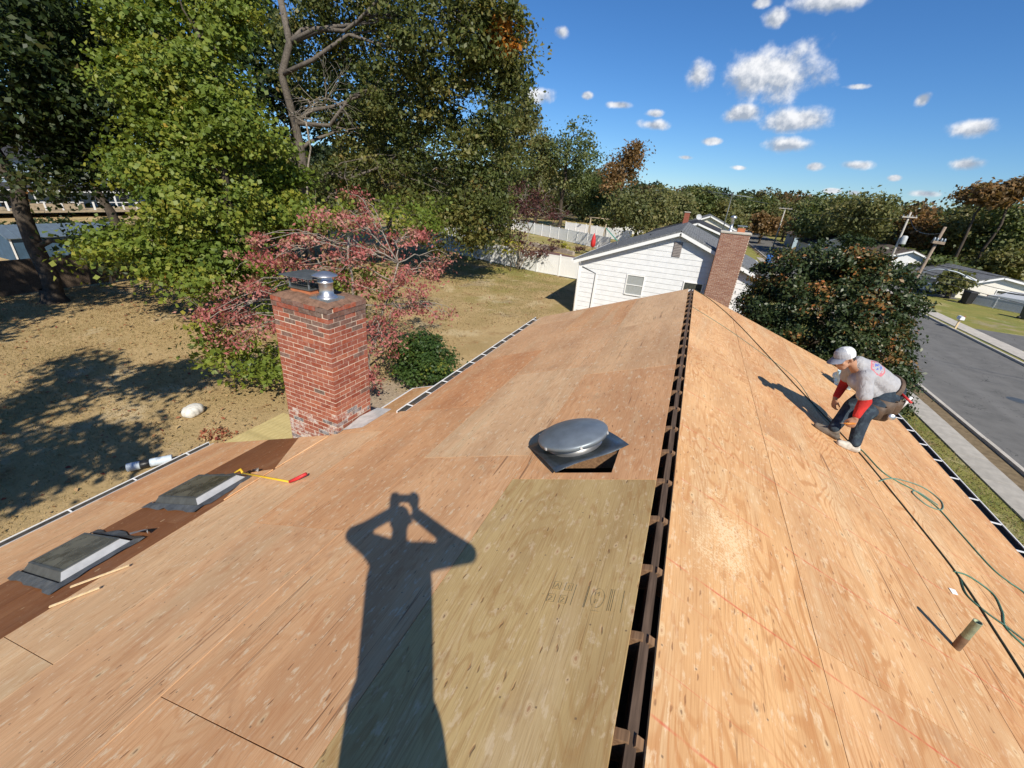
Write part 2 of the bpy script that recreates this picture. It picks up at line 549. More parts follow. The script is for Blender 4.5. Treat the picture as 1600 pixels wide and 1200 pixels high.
def leaf_mat(name, els, trans=.35, rough=.5):
    t = NT(name)
    a = t.n('ShaderNodeAttribute', attribute_name='tint')
    c = t.ramp(a.outputs['Fac'], els)
    t.set(t.b, 'Base Color', c); t.b.inputs['Roughness'].default_value = rough; t.b.inputs['Specular IOR Level'].default_value = .35
    tr = t.n('ShaderNodeBsdfTranslucent')
    t.l(t.mix(1., c, (1.35, 1.3, .7), 'MULTIPLY'), tr.inputs['Color'])
    ms = t.n('ShaderNodeMixShader'); ms.inputs[0].default_value = trans
    t.l(t.b.outputs[0], ms.inputs[1]); t.l(tr.outputs[0], ms.inputs[2]); t.l(ms.outputs[0], t.out.inputs[0])
    return t.m


L_MAPLE = leaf_mat('maple_leaves', [(0, (.095, .15, .025)), (.5, (.18, .23, .035)), (.85, (.32, .31, .05)), (.97, (.42, .30, .05)), (1, (.42, .13, .04))])
L_OAK = leaf_mat('oak_leaves', [(0, (.06, .085, .022)), (.5, (.125, .14, .038)), (.82, (.22, .19, .055)), (.95, (.32, .19, .06)), (1, (.34, .15, .045))])
L_OAKD = leaf_mat('shaded_oak_leaves', [(0, (.02, .038, .012)), (.6, (.045, .07, .02)), (.93, (.10, .10, .03)), (1, (.28, .09, .03))])  # oak leaves darkened in colour for the shade they stand in
L_DOG = leaf_mat('dogwood_leaves', [(0, (.29, .075, .07)), (.4, (.42, .13, .12)), (.7, (.49, .23, .20)), (.86, (.36, .25, .12)), (1, (.16, .21, .05))], .3)
L_SHRUB = leaf_mat('shrub_leaves', [(0, (.04, .085, .025)), (.6, (.085, .14, .03)), (.88, (.22, .23, .035)), (.97, (.45, .34, .04)), (1, (.40, .08, .04))])
L_HOLLY = leaf_mat('holly_leaves', [(0, (.03, .05, .018)), (.55, (.06, .08, .026)), (.68, (.15, .10, .03)), (.82, (.32, .14, .04)), (1, (.42, .13, .035))], .15, .42)
L_PURPLE = leaf_mat('plum_leaves', [(0, (.07, .03, .028)), (.6, (.11, .045, .04)), (.9, (.15, .085, .05)), (1, (.26, .24, .04))], .25)
L_GREEN = leaf_mat('green_leaves', [(0, (.075, .11, .036)), (.6, (.14, .17, .056)), (1, (.23, .21, .075))])
L_OLIVE = leaf_mat('olive_leaves', [(0, (.095, .115, .042)), (.6, (.18, .185, .068)), (1, (.27, .22, .085))])
L_RUST = leaf_mat('rust_leaves', [(0, (.12, .085, .035)), (.5, (.22, .135, .055)), (.85, (.30, .16, .06)), (1, (.14, .15, .045))])
L_YELLOW = leaf_mat('yellow_leaves', [(0, (.22, .22, .02)), (1, (.40, .38, .03))])
BARK = aged_wood('bark_dark', (.045, .036, .028), (.10, .08, .062), 12, 12)
BARKM = aged_wood('bark_mid', (.09, .075, .06), (.18, .155, .13), 12, 12)
BARKP = aged_wood('bark_pale', (.20, .17, .14), (.34, .30, .25), 14, 14)

# ------------------------------------------------------------------ ground and street
def ground_mat():
    t = NT('lawn_ground')
    p = t.pos(); g = t.xyz(p)
    big = t.noise(p, .10, 4, .55); mid = t.noise(p, .5, 5, .6); fine = t.noise(p, 9, 6, .7); vf = t.noise(p, 45, 4, .7)
    dry = t.mix(t.range(mid, .3, .7), (.47, .34, .175), (.37, .27, .13))
    green = t.mix(t.range(mid, .3, .7), (.19, .21, .055), (.29, .255, .08))
    dirt = t.mix(t.range(fine, .3, .7), (.42, .34, .25), (.32, .25, .185))
    # the back yard is dry, greener further off and towards the street
    gy = t.range(g[1], 14, 40); gx = t.range(g[0], -9, 4)
    gm = t.math('ADD', t.math('MAXIMUM', t.math('MULTIPLY', gy, .55), gx), t.math('MULTIPLY', t.math('SUBTRACT', big, .5), 1.6))
    gm = t.math('ADD', gm, t.math('MULTIPLY', t.math('SUBTRACT', mid, .5), .9))
    c = t.mix(t.range(gm, .25, .85), dry, green)
    # bare worn earth in patches and along the house
    bare = t.math('ADD', t.range(g[0], -12.2, -9.2), t.math('MULTIPLY', t.math('SUBTRACT', mid, .5), 1.3))
    bare = t.math('MULTIPLY', bare, t.range(g[0], -2, 2, 1, 0))
    bare = t.math('MULTIPLY', bare, t.range(g[1], 9, 16, 1, 0))
    bare2 = t.range(t.noise(p, .28, 4, .6), .57, .68)
    bare = t.math('MAXIMUM', t.range(bare, .35, .8), t.math('MULTIPLY', bare2, .55))
    c = t.mix(bare, c, dirt)
    rl_ = t.range(t.noise(t.vec('ADD', p, (7., 3., 0)), .6, 6, .7), .56, .68)
    c = t.mix(t.math('MULTIPLY', rl_, .55), c, (.25, .14, .065))
    pl_ = t.range(t.noise(t.vec('ADD', p, (31., 9., 0)), .35, 5, .65), .55, .66)
    c = t.mix(t.math('MULTIPLY', pl_, .5), c, (.60, .49, .31))
    c = t.mix(t.math('MULTIPLY', t.range(fine, .45, .75), .5), c, t.mix(1., c, (.5, .48, .42), 'MULTIPLY'))
    c = t.mix(t.math('MULTIPLY', t.range(vf, .52, .7), .5), c, t.mix(1., c, (1.55, 1.45, 1.25), 'MULTIPLY'))
    t.bump(t.math('ADD', t.math('MULTIPLY', fine, 1.), t.math('MULTIPLY', vf, .5)), .7, .06)
    return t.done(c, .95, 0, .1)


GROUND = ground_mat()
mb = MB()
xs = [-3000, -400, -60] + list(range(-56, -4, 2)) + [0, 9, 20, 60, 400, 3000]
ys = [-3000, -300, -40, -10] + list(range(-8, 46, 2)) + [60, 100, 200, 500, 3000]
def gz(x, y):
    if -56 < x < -8 and -8 < y < 44: return .05 * math.sin(x * .6 + y * .25) + .04 * math.sin(y * .8 - x * .2) - .05
    return 0.0
gv = [(x, y, gz(x, y)) for y in ys for x in xs]
nx = len(xs)
mb.poly(gv, [(j * nx + i, j * nx + i + 1, (j + 1) * nx + i + 1, (j + 1) * nx + i) for j in range(len(ys) - 1) for i in range(nx - 1)], True)
tag(mb.build('ground', GROUND), 'dry tan and green lawn ground around the houses', None, None, 'structure')


def asphalt():
    t = NT('asphalt'); p = t.pos()
    a = t.noise(p, 1.1, 6, .65); f = t.noise(p, 60, 4, .7); st = t.noise(t.vec('MULTIPLY', p, (.9, .05, 1)), 1., 3)
    c = t.mix(t.range(a, .3, .7), (.125, .122, .115), (.165, .160, .150))
    c = t.mix(t.math('MULTIPLY', t.range(st, .5, .7), .4), c, (.20, .195, .185))
    c = t.mix(t.math('MULTIPLY', t.range(f, .5, .7), .35), c, (.22, .215, .20))
    cr = t.noise(p, .35, 4, .6, .6)
    ck = t.range(t.math('ABSOLUTE', t.math('SUBTRACT', cr, .5)), 0, .003, 1, 0)
    c = t.mix(t.math('MULTIPLY', ck, .8), c, (.04, .04, .04))
    t.bump(f, .4, .01)
    return t.done(c, .88, 0, .2)


ASPH = asphalt()
KX0, KX1 = 11.32, 18.9
road = MB().poly([(KX0 + .1, -60, .006), (KX1, -60, .006), (KX1 + .3, 300, .006), (KX0 + .1, 300, .006)], [(0, 1, 2, 3)])
tag(road.build('road', ASPH), 'grey asphalt street running past the house', None, None, 'structure')
for xx, yy, r_ in ((15.2, 24.5, .33),):
    mh = MB().lathe([(0, .012), (r_, .012), (r_ + .04, .008)], 20, (xx, yy, 0))
    tag(mh.build('manhole_cover', DKMETAL), 'dark round cover set in the grey street', 'manhole cover')

kerb = empty('kerb'); tag(kerb, 'pale concrete kerbs on both sides of the street', None, None, 'structure')
kme = MB().box(-.075, .075, -1.49, 1.49, -.1, .12).mesh('kerb_stone'); kme.materials.append(CONCP)
for i in range(44):
    y = 2 + i * 3.0
    for x in (KX0, KX1 + .075 + .3 * (y + 60) / 360):
        o = link('kerb_stone', kme, None, kerb, (x, y, rnd.uniform(-.006, .006))); o.rotation_euler = (0, 0, rnd.uniform(-.002, .002))
side = empty('sidewalk'); tag(side, 'concrete slab sidewalk beside the street', None, None, 'structure')
sme = MB().box(-.43, .43, -.74, .74, -.05, .05).mesh('slab'); sme.materials.append(CONC)
for i in range(50):
    o = link('slab', sme, None, side, (10.22, 4 + i * 1.5, rnd.uniform(-.012, .004))); o.rotation_euler = (rnd.uniform(-.004, .004), 0, 0)
side2 = empty('sidewalk_opposite'); tag(side2, 'pale concrete sidewalk across the street', None, None, 'structure')
sme2 = MB().box(-.6, .6, -.74, .74, -.05, .05).mesh('slab'); sme2.materials.append(CONCP)
for i in range(40):
    o = link('slab', sme2, None, side2, (20.3, 22 + i * 1.5, rnd.uniform(-.01, .004)))
apron = MB().poly([(9.2, 27.6, .012), (11.2, 27.6, .012), (11.2, 33, .012), (9.2, 33, .012)], [(0, 1, 2, 3)])
drv = MB().poly([(20.95, 36.0, .012), (38, 34.5, .012), (38, 40.2, .012), (20.95, 41.6, .012)], [(0, 1, 2, 3)])
drv.poly([(21, 57.5, .012), (27, 57.5, .012), (27, 64, .012), (21, 64, .012)], [(0, 1, 2, 3)])
tag(drv.build('driveway', ASPH), 'dark asphalt driveways across the street', None, None, 'structure')
VERGE = simple('verge_dirt', (.20, .15, .09), .95, 0, var=.4, scale=5, bump=.4, spec=.1)
vg = MB().poly([(10.68, -20, .02), (11.23, -20, .02), (11.23, 120, .02), (10.68, 120, .02)], [(0, 1, 2, 3)])
tag(vg.build('verge', VERGE), 'narrow brown dirt verge between sidewalk and kerb', None, None, 'structure')


# ------------------------------------------------------------------ foliage engine
def quad_mesh(name, Q, tint, m, kind_tri=False):
    n = Q.shape[0]; k = Q.shape[1]
    me = bpy.data.meshes.new(name)
    me.vertices.add(n * k); me.loops.add(n * k); me.polygons.add(n)
    me.vertices.foreach_set('co', Q.reshape(-1).astype(np.float32))
    me.loops.foreach_set('vertex_index', np.arange(n * k, dtype=np.int32))
    me.polygons.foreach_set('loop_start', np.arange(0, n * k, k, dtype=np.int32))
    a = me.attributes.new('tint', 'FLOAT', 'FACE')
    a.data.foreach_set('value', np.clip(tint, 0, 1).astype(np.float32))
    me.update(calc_edges=True)
    me.materials.append(m)
    return me


def unit(a): return a / (np.linalg.norm(a, axis=-1, keepdims=True) + 1e-9)


def leaf_quads(g, P, size, up=.5, out=None, aspect=.62, fold=True, droop=.0):
    n = len(P)
    nrm = unit(g.normal(size=(n, 3)) + np.array([0, 0, up * 2]) + (0 if out is None else out * .9))
    a = unit(np.cross(nrm, unit(g.normal(size=(n, 3))))); a[:, 2] -= droop; a = unit(a)
    b = unit(np.cross(nrm, a))
    s = size * g.uniform(.45, 1.5, (n, 1))
    base = P - a * s * .5
    tip = P + a * s * .5
    lift = nrm * s * .12 if fold else 0
    l = P + b * s * aspect * .5 + lift - a * s * .05
    r = P - b * s * aspect * .5 + lift - a * s * .05
    return np.stack([base, r, tip, l], 1)


def crown_points(g, blobs, clump_r, per, shell=.45, flat=.6):
    """blobs: (cx,cy,cz,rx,ry,rz,nclumps). Leaves gathered in uneven clumps"""
    P = []; O = []; C = []; CI = []
    ci = 0
    for cx, cy, cz, rx, ry, rz, nc in blobs:
        d = unit(g.normal(size=(nc, 3)))
        rr = (shell + (1 - shell) * g.uniform(0, 1, (nc, 1)) ** .55)
        cc = np.array([cx, cy, cz]) + d * rr * np.array([rx, ry, rz])
        for k in range(nc):
            cr = clump_r * g.uniform(.55, 1.45)
            m = max(4, int(per * g.uniform(.5, 1.5)))
            q = g.normal(size=(m, 3)) * np.array([cr, cr, cr * flat]) * .55
            q[:, 2] -= .15 * (q[:, 0] ** 2 + q[:, 1] ** 2) / cr
            P.append(cc[k] + q); O.append(np.repeat(d[k:k + 1], m, 0)); CI.append(np.full(m, ci)); C.append(cc[k]); ci += 1
    return np.concatenate(P), np.concatenate(O), np.array(C), np.concatenate(CI)


def limb(mb, a, b, r0, r1, g, n=7, wob=.12, seg=7, sag=0.):
    a = np.array(a, float); b = np.array(b, float); L = np.linalg.norm(b - a)
    pts = []; rad = []
    for i in range(n):
        t = i / (n - 1)
        p = a + (b - a) * t
        if 0 < i < n - 1: p = p + g.normal(size=3) * wob * L * .25
        p[2] += math.sin(t * math.pi) * L * (.10 - sag)
        pts.append(p); rad.append(r0 + (r1 - r0) * t ** .8)
    mb.tube(pts, rad, seg)
    return pts


def tree(name, label, cat, base, top, r, blobs, leaf, lm, clump_r=.8, per=60, bark=None, seed=1, group=None, twigs=3,
         up=.5, tint=(.0, 1.), tpow=1.4, shell=.45, bare=0, droop=0., aspect=.62, stems=None, barelen=1.6, flat=.6, twr=.018):
    g = np.random.default_rng(seed)
    root = thing(name, label, cat, base, 0, group)
    bx, by, bz = base
    rel = [(b[0] - bx, b[1] - by, b[2] - bz, b[3], b[4], b[5], b[6]) for b in blobs]
    P, O, C, CI = crown_points(g, rel, clump_r, per, shell, flat)
    ctint = g.uniform(0, 1, len(C)) ** tpow
    tn = np.clip(ctint[CI] * .65 + g.uniform(0, 1, len(P)) ** tpow * .35 + g.normal(size=len(P)) * .04, 0, 1)
    tn = tint[0] + (tint[1] - tint[0]) * tn
    Q = leaf_quads(g, P, leaf, up, O, aspect, True, droop)
    link('crown', quad_mesh('crown', Q, tn, lm), None, root)
    bark = bark or BARK
    mb = MB()
    tp = (top[0] - bx, top[1] - by, top[2] - bz)
    for st in (stems or [((0, 0, -.1), tp, r)]):
        trunk = limb(mb, st[0], st[1], st[2], st[2] * .45, g, 9, .05, 10, .1)
    # root flare
    if not stems: mb.lathe([(r * 1.5, -.05), (r * 1.15, .25), (r * .98, .7)], 10)
    mb.build('trunk', bark, root)
    mb = MB()
    for bl in rel:
        c = np.array(bl[:3])
        k = min(range(len(trunk)), key=lambda i: abs(trunk[i][2] - (c[2] - .45 * bl[5])) + .01 * i)
        k = max(k, 2)
        bp = limb(mb, trunk[k], c, r * .38, r * .10, g, 7, .12, 7)
        near = [q for q in C if np.linalg.norm((q - c) / np.array(bl[3:6])) < 1.05]
        g.shuffle(near)
        for q in near[:twigs]:
            limb(mb, bp[int(g.integers(2, 6))], q, r * .14 + .008, .01, g, 6, .14, 5)
    for _ in range(bare):
        q = C[int(g.integers(len(C)))]
        d = unit(g.normal(size=3) + np.array([0, 0, .3])); L = barelen * g.uniform(.5, 1.2)
        pp = limb(mb, q, q + d * L, twr, .004, g, 6, .2, 4)
        for _k in range(3):
            s0 = pp[int(g.integers(1, 5))]
            limb(mb, s0, s0 + unit(d + g.normal(size=3) * .7) * L * .5, twr * .5, .003, g, 4, .2, 4)
    if mb.v: mb.build('branches', bark, root)
    return root


# ------------------------------------------------------------------ the house being re-roofed
RX, RZ, T = 0.2064, HC - 1.72, .375
TH = math.atan(T); CS, SN = math.cos(TH), math.sin(TH)
def LP(s, y, h=0.0):
    "point on the back (left) slope: s metres down from the ridge, h above the deck"
    return Vector((RX - s * CS - h * SN, y, RZ - s * SN + h * CS))
def RP(s, y, h=0.0):
    return Vector((RX + s * CS + h * SN, y, RZ - s * SN + h * CS))
def slope_matrix(side, s, y, h=0.0, rz=0.0):
    if side == 'L':
        X = Vector((-CS, 0, -SN)); Z = Vector((-SN, 0, CS)); p = LP(s, y, h)
    else:
        X = Vector((CS, 0, -SN)); Z = Vector((SN, 0, CS)); p = RP(s, y, h)
    Y = Z.cross(X)
    m = Matrix((X, Y, Z)).transposed().to_4x4()
    return Matrix.Translation(p) @ m @ Matrix.Rotation(rz, 4, 'Z')

house = thing('house', 'house with its roof stripped to bare plywood sheathing, open ridge slot and brick chimney', 'house')
YN, YF = -4.0, 10.25
THK = .013
def sheet(side, s0, s1, y0, y1, m, dz=0.0, name='plywood_sheet', hole=None, parent=house, gap=.005):
    w, l = s1 - s0 - gap, y1 - y0 - gap
    mb = MB()
    if hole is None:
        mb.box(-w / 2, w / 2, -l / 2, l / 2, -THK, 0)
    else:                                          # opening cut through the sheet: four strips round it, one mesh
        hs0, hs1, hy0, hy1 = hole
        c0, cy = (s0 + s1) / 2, (y0 + y1) / 2
        f = -1 if side == 'L' else 1               # local y runs along -y on the back slope
        a, b = sorted((f * (hy0 - cy), f * (hy1 - cy))); p, q = hs0 - c0, hs1 - c0
        for bx_ in ((-w / 2, p, -l / 2, l / 2), (q, w / 2, -l / 2, l / 2), (p, q, -l / 2, a), (p, q, b, l / 2)):
            if bx_[1] - bx_[0] > .004 and bx_[3] - bx_[2] > .004: mb.box(*bx_, -THK, 0)
    o = mb.build(name, m, parent)
    o.matrix_world = slope_matrix(side, (s0 + s1) / 2, (y0 + y1) / 2, dz + rnd.uniform(-.0006, .0006), rnd.uniform(-.0008, .0008))
    return o

# back slope rows: (s0, s1, first joint y)
def row(side, s0, s1, joints, mats):
    for i in range(len(joints) - 1):
        sheet(side, s0, s1, joints[i], joints[i + 1], mats[i] if isinstance(mats, list) else mats)
G_, L_ = PLY_G, PLY_L
row('L', .07, 1.20, [YN, -2.33, .11, 2.55], [L_, L_, G_])
sheet('L', .07, 1.20, 2.55, 4.99, L_, hole=(.40, .87, 2.64, 3.12))
row('L', .07, 1.20, [4.99, 7.43, YF], [L_, L_])
row('L', 1.20, 2.41, [YN, -1.95, .49, 2.93, 5.37, 7.81, YF], L_)
row('L', 2.41, 3.62, [YN, -.63, 1.81, 4.25], L_)
row('L', 2.41, 3.74, [4.25, 6.69, 9.13, YF], L_)
row('L', 3.62, 4.62, [YN, -2.08, .40, 2.50, 3.66], L_)
row('L', 6.03, 7.62, [YN, -2.9, -.46, 1.98, 3.62], L_)
# strip of old brown decking left bare around the skylights
row('L', 4.62, 5.33, [YN, -2.2, .3, 1.7, 3.62], PLY_OLD)
row('L', 5.33, 6.03, [YN, -1.4, 1.05, 2.2, 3.62], PLY_OLD)
sheet('L', 3.62, 4.50, 3.66, 4.30, L_)
# ripped offcuts of new plywood running into the bare strip
for (s0, y0, s1, y1, s2, y2) in ((4.60, 3.60, 5.25, 3.60, 4.62, 2.75), (4.62, 2.1, 4.62, 2.72, 4.95, 2.65)):
    a, b, c = LP(s0, y0, .004), LP(s1, y1, .004), LP(s2, y2, .004)
    up = Vector((-SN, 0, CS)) * .012
    vs = [a, b, c, a + up, b + up, c + up]
    cc = (a + b + c) / 3
    mb = MB().poly([v - cc for v in vs], [(0, 2, 1), (3, 4, 5), (0, 1, 4, 3), (1, 2, 5, 4), (2, 0, 3, 5)])
    mb.build('plywood_offcut', PLY_L, house, cc)
# faint mill stamp printed on the grey-tan sheet
INK = simple('faded_stamp_ink', (.47, .345, .165), .9, var=.25, scale=60, spec=.1)
def stamp():
    def bar(x0, x1, y0, y1): return MB().box(x0, x1, y0, y1, 0, .0006)
    root = MB()
    for (x0, y0, x1, y1) in ((-.405, .045, -.355, .105), (-.325, .045, -.275, .105), (-.415, -.055, -.365, .005), (-.335, -.055, -.285, .005)):
        w = .0022
        root.box(x0, x1, y0, y0 + w, 0, .0006).box(x0, x1, y1 - w, y1, 0, .0006).box(x0, x0 + w, y0 + w, y1 - w, 0, .0006).box(x1 - w, x1, y0 + w, y1 - w, 0, .0006)
    for x in (-.255, -.175, -.168, -.03, -.02, -.008, .05):
        root.box(x, x + .0022, -.06, .10, 0, .0006)
    el = [(-.10 + .042 * math.cos(a), .02 + .072 * math.sin(a)) for a in [2 * math.pi * k / 28 for k in range(28)]]
    el2 = [(-.10 + .039 * math.cos(a), .02 + .069 * math.sin(a)) for a in [2 * math.pi * k / 28 for k in range(28)]]
    root.poly([(x, y, .0006) for x, y in el] + [(x, y, .0006) for x, y in el2], [(k, (k + 1) % 28, 28 + (k + 1) % 28, 28 + k) for k in range(28)])
    root.box(-.125, -.075, -.075, -.0725, 0, .0006)
    o = root.build('mill_stamp', INK, house); o['kind'] = 'stuff'
    o.matrix_world = slope_matrix('L', .30, 1.49, .0022, math.pi) @ Matrix.Translation((.13, -.01, 0)) @ Matrix.Diagonal((.82, .82, 1, 1))
    for ch, x, y, sz in (('A', -.396, .055, .055), ('1', -.314, .055, .055), ('2', -.408, -.045, .055), ('2', -.328, -.045, .055), ('-', -.46, -.02, .06), ('M', -.125, .035, .045), ('P', -.115, -.02, .04)):
        c = bpy.data.curves.new('stamp_character', 'FONT'); c.body = ch; c.size = sz; c.extrude = .0002; c.materials.append(INK)
        t = bpy.data.objects.new('stamp_character', c); COL.objects.link(t); t.parent = o; t.location = (x, y, .0004)
stamp()
# front slope
row('R', .05, .94, [YN, -1.70, 1.74 - 1.0, 3.18, 5.62, 8.06, YF], PLY_R)
row('R', .94, 2.13, [YN, -.50, 1.94, 4.38, 6.82, 9.26, YF], PLY_R)
row('R', 2.13, 3.33, [YN, -2.1, .36, 2.80, 5.24, 7.68, YF], PLY_R)
row('R', 3.33, 4.04, [YN, -1.1, 1.35, 3.79, 6.23, 8.67, YF], PLY_R)

# ridge board and rafters seen in the slot
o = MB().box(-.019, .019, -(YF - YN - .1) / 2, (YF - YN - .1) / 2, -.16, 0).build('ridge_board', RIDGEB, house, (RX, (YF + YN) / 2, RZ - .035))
raf = MB().box(0.02, 3.95, -.019, .019, -.14 - THK - .002, -THK - .002).mesh('rafter'); raf.materials.append(RAFTER)
y = .546 * 1.72 - .4065 * 8
k = 0
while y < YF - .1:
    if y > YN + .1:
        for sd in 'LR':
            o = link('rafter', raf, None, house); o.matrix_world = slope_matrix(sd, 0, y)
    y += .4065; k += 1
# the body below: walls, soffits, attic floor
SIDING = simple('house_siding_cream', (.62, .60, .54), .6, var=.08, scale=2)
WX0, WX1 = RX - 3.35, RX + 3.65
zE = RZ - 3.85 * SN - .2
MB().box(WX0, WX1, YN, YF - .3, 0, 2.9).build('wall', SIDING, house)
MB().prism([(WX0, 2.9), (WX1, 2.9), (WX1, RZ - 3.65 * T - .17), (RX, RZ - .19), (WX0, RZ - 3.35 * T - .17)], .12, 'y', YF - .42).build('gable_wall', SIDING, house)
MB().prism([(WX0, 2.9), (WX1, 2.9), (WX1, RZ - 3.65 * T - .17), (RX, RZ - .19), (WX0, RZ - 3.35 * T - .17)], .12, 'y', YN + .02).build('gable_wall', SIDING, house)
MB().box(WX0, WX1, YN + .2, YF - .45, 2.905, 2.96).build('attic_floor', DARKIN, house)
MB().box(-6.75, WX0 - .01, YN, 3.5, 0, 2.45).build('extension_wall', SIDING, house)
# rake boards closing the far gable
for sd, s1 in (('L', 3.74), ('R', 4.04)):
    o = MB().box(.03, s1, -.012, .012, -.17, -THK - .003).build('rake_board', WHITE, house); o.matrix_world = slope_matrix(sd, 0, YF - .03)
o = MB().box(3.6, 7.6, -.012, .012, -.17, -THK - .003).build('rake_board', WHITE, house); o.matrix_world = slope_matrix('L', 0, 3.62)
# eave soffits so no light leaks into the attic
o = MB().box(3.5, 3.70, YN, YF - .1, -.2, -.18).build('soffit', WHITE, house)
o.matrix_world = Matrix.Translation((RX, 0, RZ)) @ Matrix(((-CS, 0, -SN, 0), (0, 1, 0, 0), (-SN, 0, CS, 0), (0, 0, 0, 1)))
o = MB().box(3.85, 4.0, YN, YF - .1, -.2, -.18).build('soffit', WHITE, house)
o.matrix_world = Matrix.Translation((RX, 0, RZ)) @ Matrix(((CS, 0, SN, 0), (0, 1, 0, 0), (-SN, 0, CS, 0), (0, 0, 0, 1)))


def gutter(p0, p1, out, n, half):
    """open K-profile trough from p0 to p1 (top inner edge), out = outward unit x sign"""
    p0, p1 = Vector(p0), Vector(p1)
    L = (p1 - p0).length
    prof = [(0, .0), (0, -.095), (.075, -.095), (.118, -.03), (.118, .006), (.106, .006), (.106, -.03), (.07, -.083), (.006, -.083), (.006, 0)]
    mb = MB().prism([(out * a, b) for a, b in prof], L, 'y', 0)
    g_ = mb.build('gutter', WHITE, house, p0)
    ins = MB().prism([(out * a, b) for a, b in [(.008, -.02), (.008, -.081), (.069, -.081), (.104, -.035), (.104, -.022)]][::1], L - .01, 'y', .005)
    ins = MB().poly([(out * .008, .005, -.045), (out * .095, .005, -.045), (out * .095, L - .01, -.045), (out * .008, L - .01, -.045),
                     (out * .008, .005, -.004), (out * .008, L - .01, -.004), (out * .1045, .005, -.004), (out * .1045, L - .01, -.004)],
                    [(0, 1, 2, 3), (0, 3, 5, 4), (1, 6, 7, 2)])
    ins.build('trough_inside', GUTTER_IN, g_)  # dark surface set inside the white trough
    bm_ = MB().box(min(0, out * .112), max(0, out * .112), -.009, .009, -.006, .004).mesh('bracket'); bm_.materials.append(WHITE)
    for i in range(n):
        link('bracket', bm_, None, g_, (0, L * (i + .5) / n, 0))
    return g_
pe = RP(4.05, YN); gutter((pe.x, YN, pe.z - .01), (pe.x, YF, pe.z - .01), 1, 30, 1)
pe = LP(3.755, 4.3); gutter((pe.x, 4.25, pe.z - .01), (pe.x, YF - .05, pe.z - .01), -1, 12, 1)
pe = LP(7.63, YN); gutter((pe.x, YN, pe.z - .01), (pe.x, 3.62, pe.z - .01), -1, 10, 1)
# lower patch of roof beyond the chimney
o = sheet('L', 4.0, 4.86, 4.50, 5.85, PLY_R, dz=-.16, name='plywood_sheet')
o = MB().box(3.95, 4.90, -.01, .01, -.10, -.002).build('drip_edge', WHITE, house); o.matrix_world = slope_matrix('L', 0, 5.87, -.16)
o = MB().box(-.006, .035, -.70, .70, -.09, .004).build('drip_edge', WHITE, house); o.matrix_world = slope_matrix('L', 4.87, 5.17, -.16)
MB().box(-4.2, -3.3, 4.55, 5.75, 0, 3.2).build('bay_wall', SIDING, house)
# drip edge along near eave
o = MB().box(-.004, .03, -3.8, 3.8, -.05, .003).build('drip_edge', ALUM, house); o.matrix_world = slope_matrix('L', 7.60, -.18, .001)

# ---- brick chimney
chim = link('chimney', MB().box(-.4735, .4735, .004, .676, -3.6, 1.94).mesh('chimney'), MORTAR, house, (-4.53, 3.72, 3.55))
chim['label'] = 'red brick chimney with tar-stained base, cream mortar and rough crown'
chim.rotation_euler = (0, R(2.2), 0)
CW, CD, BH, NC = .955, .68, .0672, 35
bm_cache = {}
def brick(L, along, m_i, loc, hidden=None):
    key = (round(L, 3), along, m_i)
    d = .09
    if along == 'x': dims = (0, L, 0, d)
    else: dims = (-d, 0, 0, L)
    if hidden is not None:
        hidden.box(dims[0] + loc[0], dims[1] + loc[0], dims[2] + loc[1], dims[3] + loc[1], loc[2], loc[2] + BH - .011); return
    if key not in bm_cache:
        me = MB().box(*dims, 0, BH - .011).mesh('brick'); me.materials.append(BRICKS[m_i]); bm_cache[key] = me
    o = link('brick', bm_cache[key], None, chim, loc)
    o.rotation_euler = (rnd.uniform(-.006, .006), rnd.uniform(-.004, .004), rnd.uniform(-.006, .006))
hid = MB()
z00 = -.38
for c in range(NC):
    z = z00 + c * BH
    off = rnd.uniform(-.002, .002)
    ring_out = .012 if c >= NC - 2 else 0.0
    vis = z > -.36
    def pick(zz, u):
        r_ = rnd.random()
        low = zz < .18 + .22 * u + .06 * math.sin(u * 9)
        if low and zz < .42:
            return 3 if r_ < .55 else (4 if r_ < .75 else 0)
        if zz < .5 and r_ < .45: return 1
        if zz > 1.55 and r_ < .35: return 2
        return 2 if r_ < .07 else (1 if r_ < .24 else 0)
    # front face (towards the camera, y = 0) and side face (towards the ridge, x = CW/2)
    if c % 2 == 0: fx = [(-CW / 2 + i * .1935, .1835) for i in range(4)] + [(-CW / 2 + 4 * .1935, CW - 4 * .1935)]
    else: fx = [(-CW / 2, .0885)] + [(-CW / 2 + .0985 + i * .1935, .1835) for i in range(3)] + [(-CW / 2 + .0985 + 3 * .1935, CW - .0985 - 3 * .1935 - .1)]
    for x, l in fx:
        if l > .02: brick(l, 'x', pick(z, (x + .5)), (x, -ring_out + rnd.uniform(-.002, .002), z + off), None if vis else hid)
    if c % 2 == 0: sy = [(.1, .1885), (.2985, .1885), (.497, CD - .497)]
    else: sy = [(0, .1935), (.2035, .1935), (.407, .1935), (.6105, CD - .6105)]
    for yy, l in sy:
        brick(l, 'y', pick(z, 1.0 - yy), (CW / 2 + ring_out + rnd.uniform(-.002, .002), yy, z + off), None if vis else hid)
    for i in range(5):                                # the two faces turned away
        hid.box(-CW / 2 + i * .1935, -CW / 2 + i * .1935 + .181, CD - .02, CD, z, z + BH - .011)
    for i in range(3):
        hid.box(-CW / 2 - .002, -CW / 2 + .09, .1 + i * .1985, .1 + i * .1985 + .186, z, z + BH - .011)
h_ = hid.build('rear_bricks', BRICKS[0], chim); h_['kind'] = 'stuff'
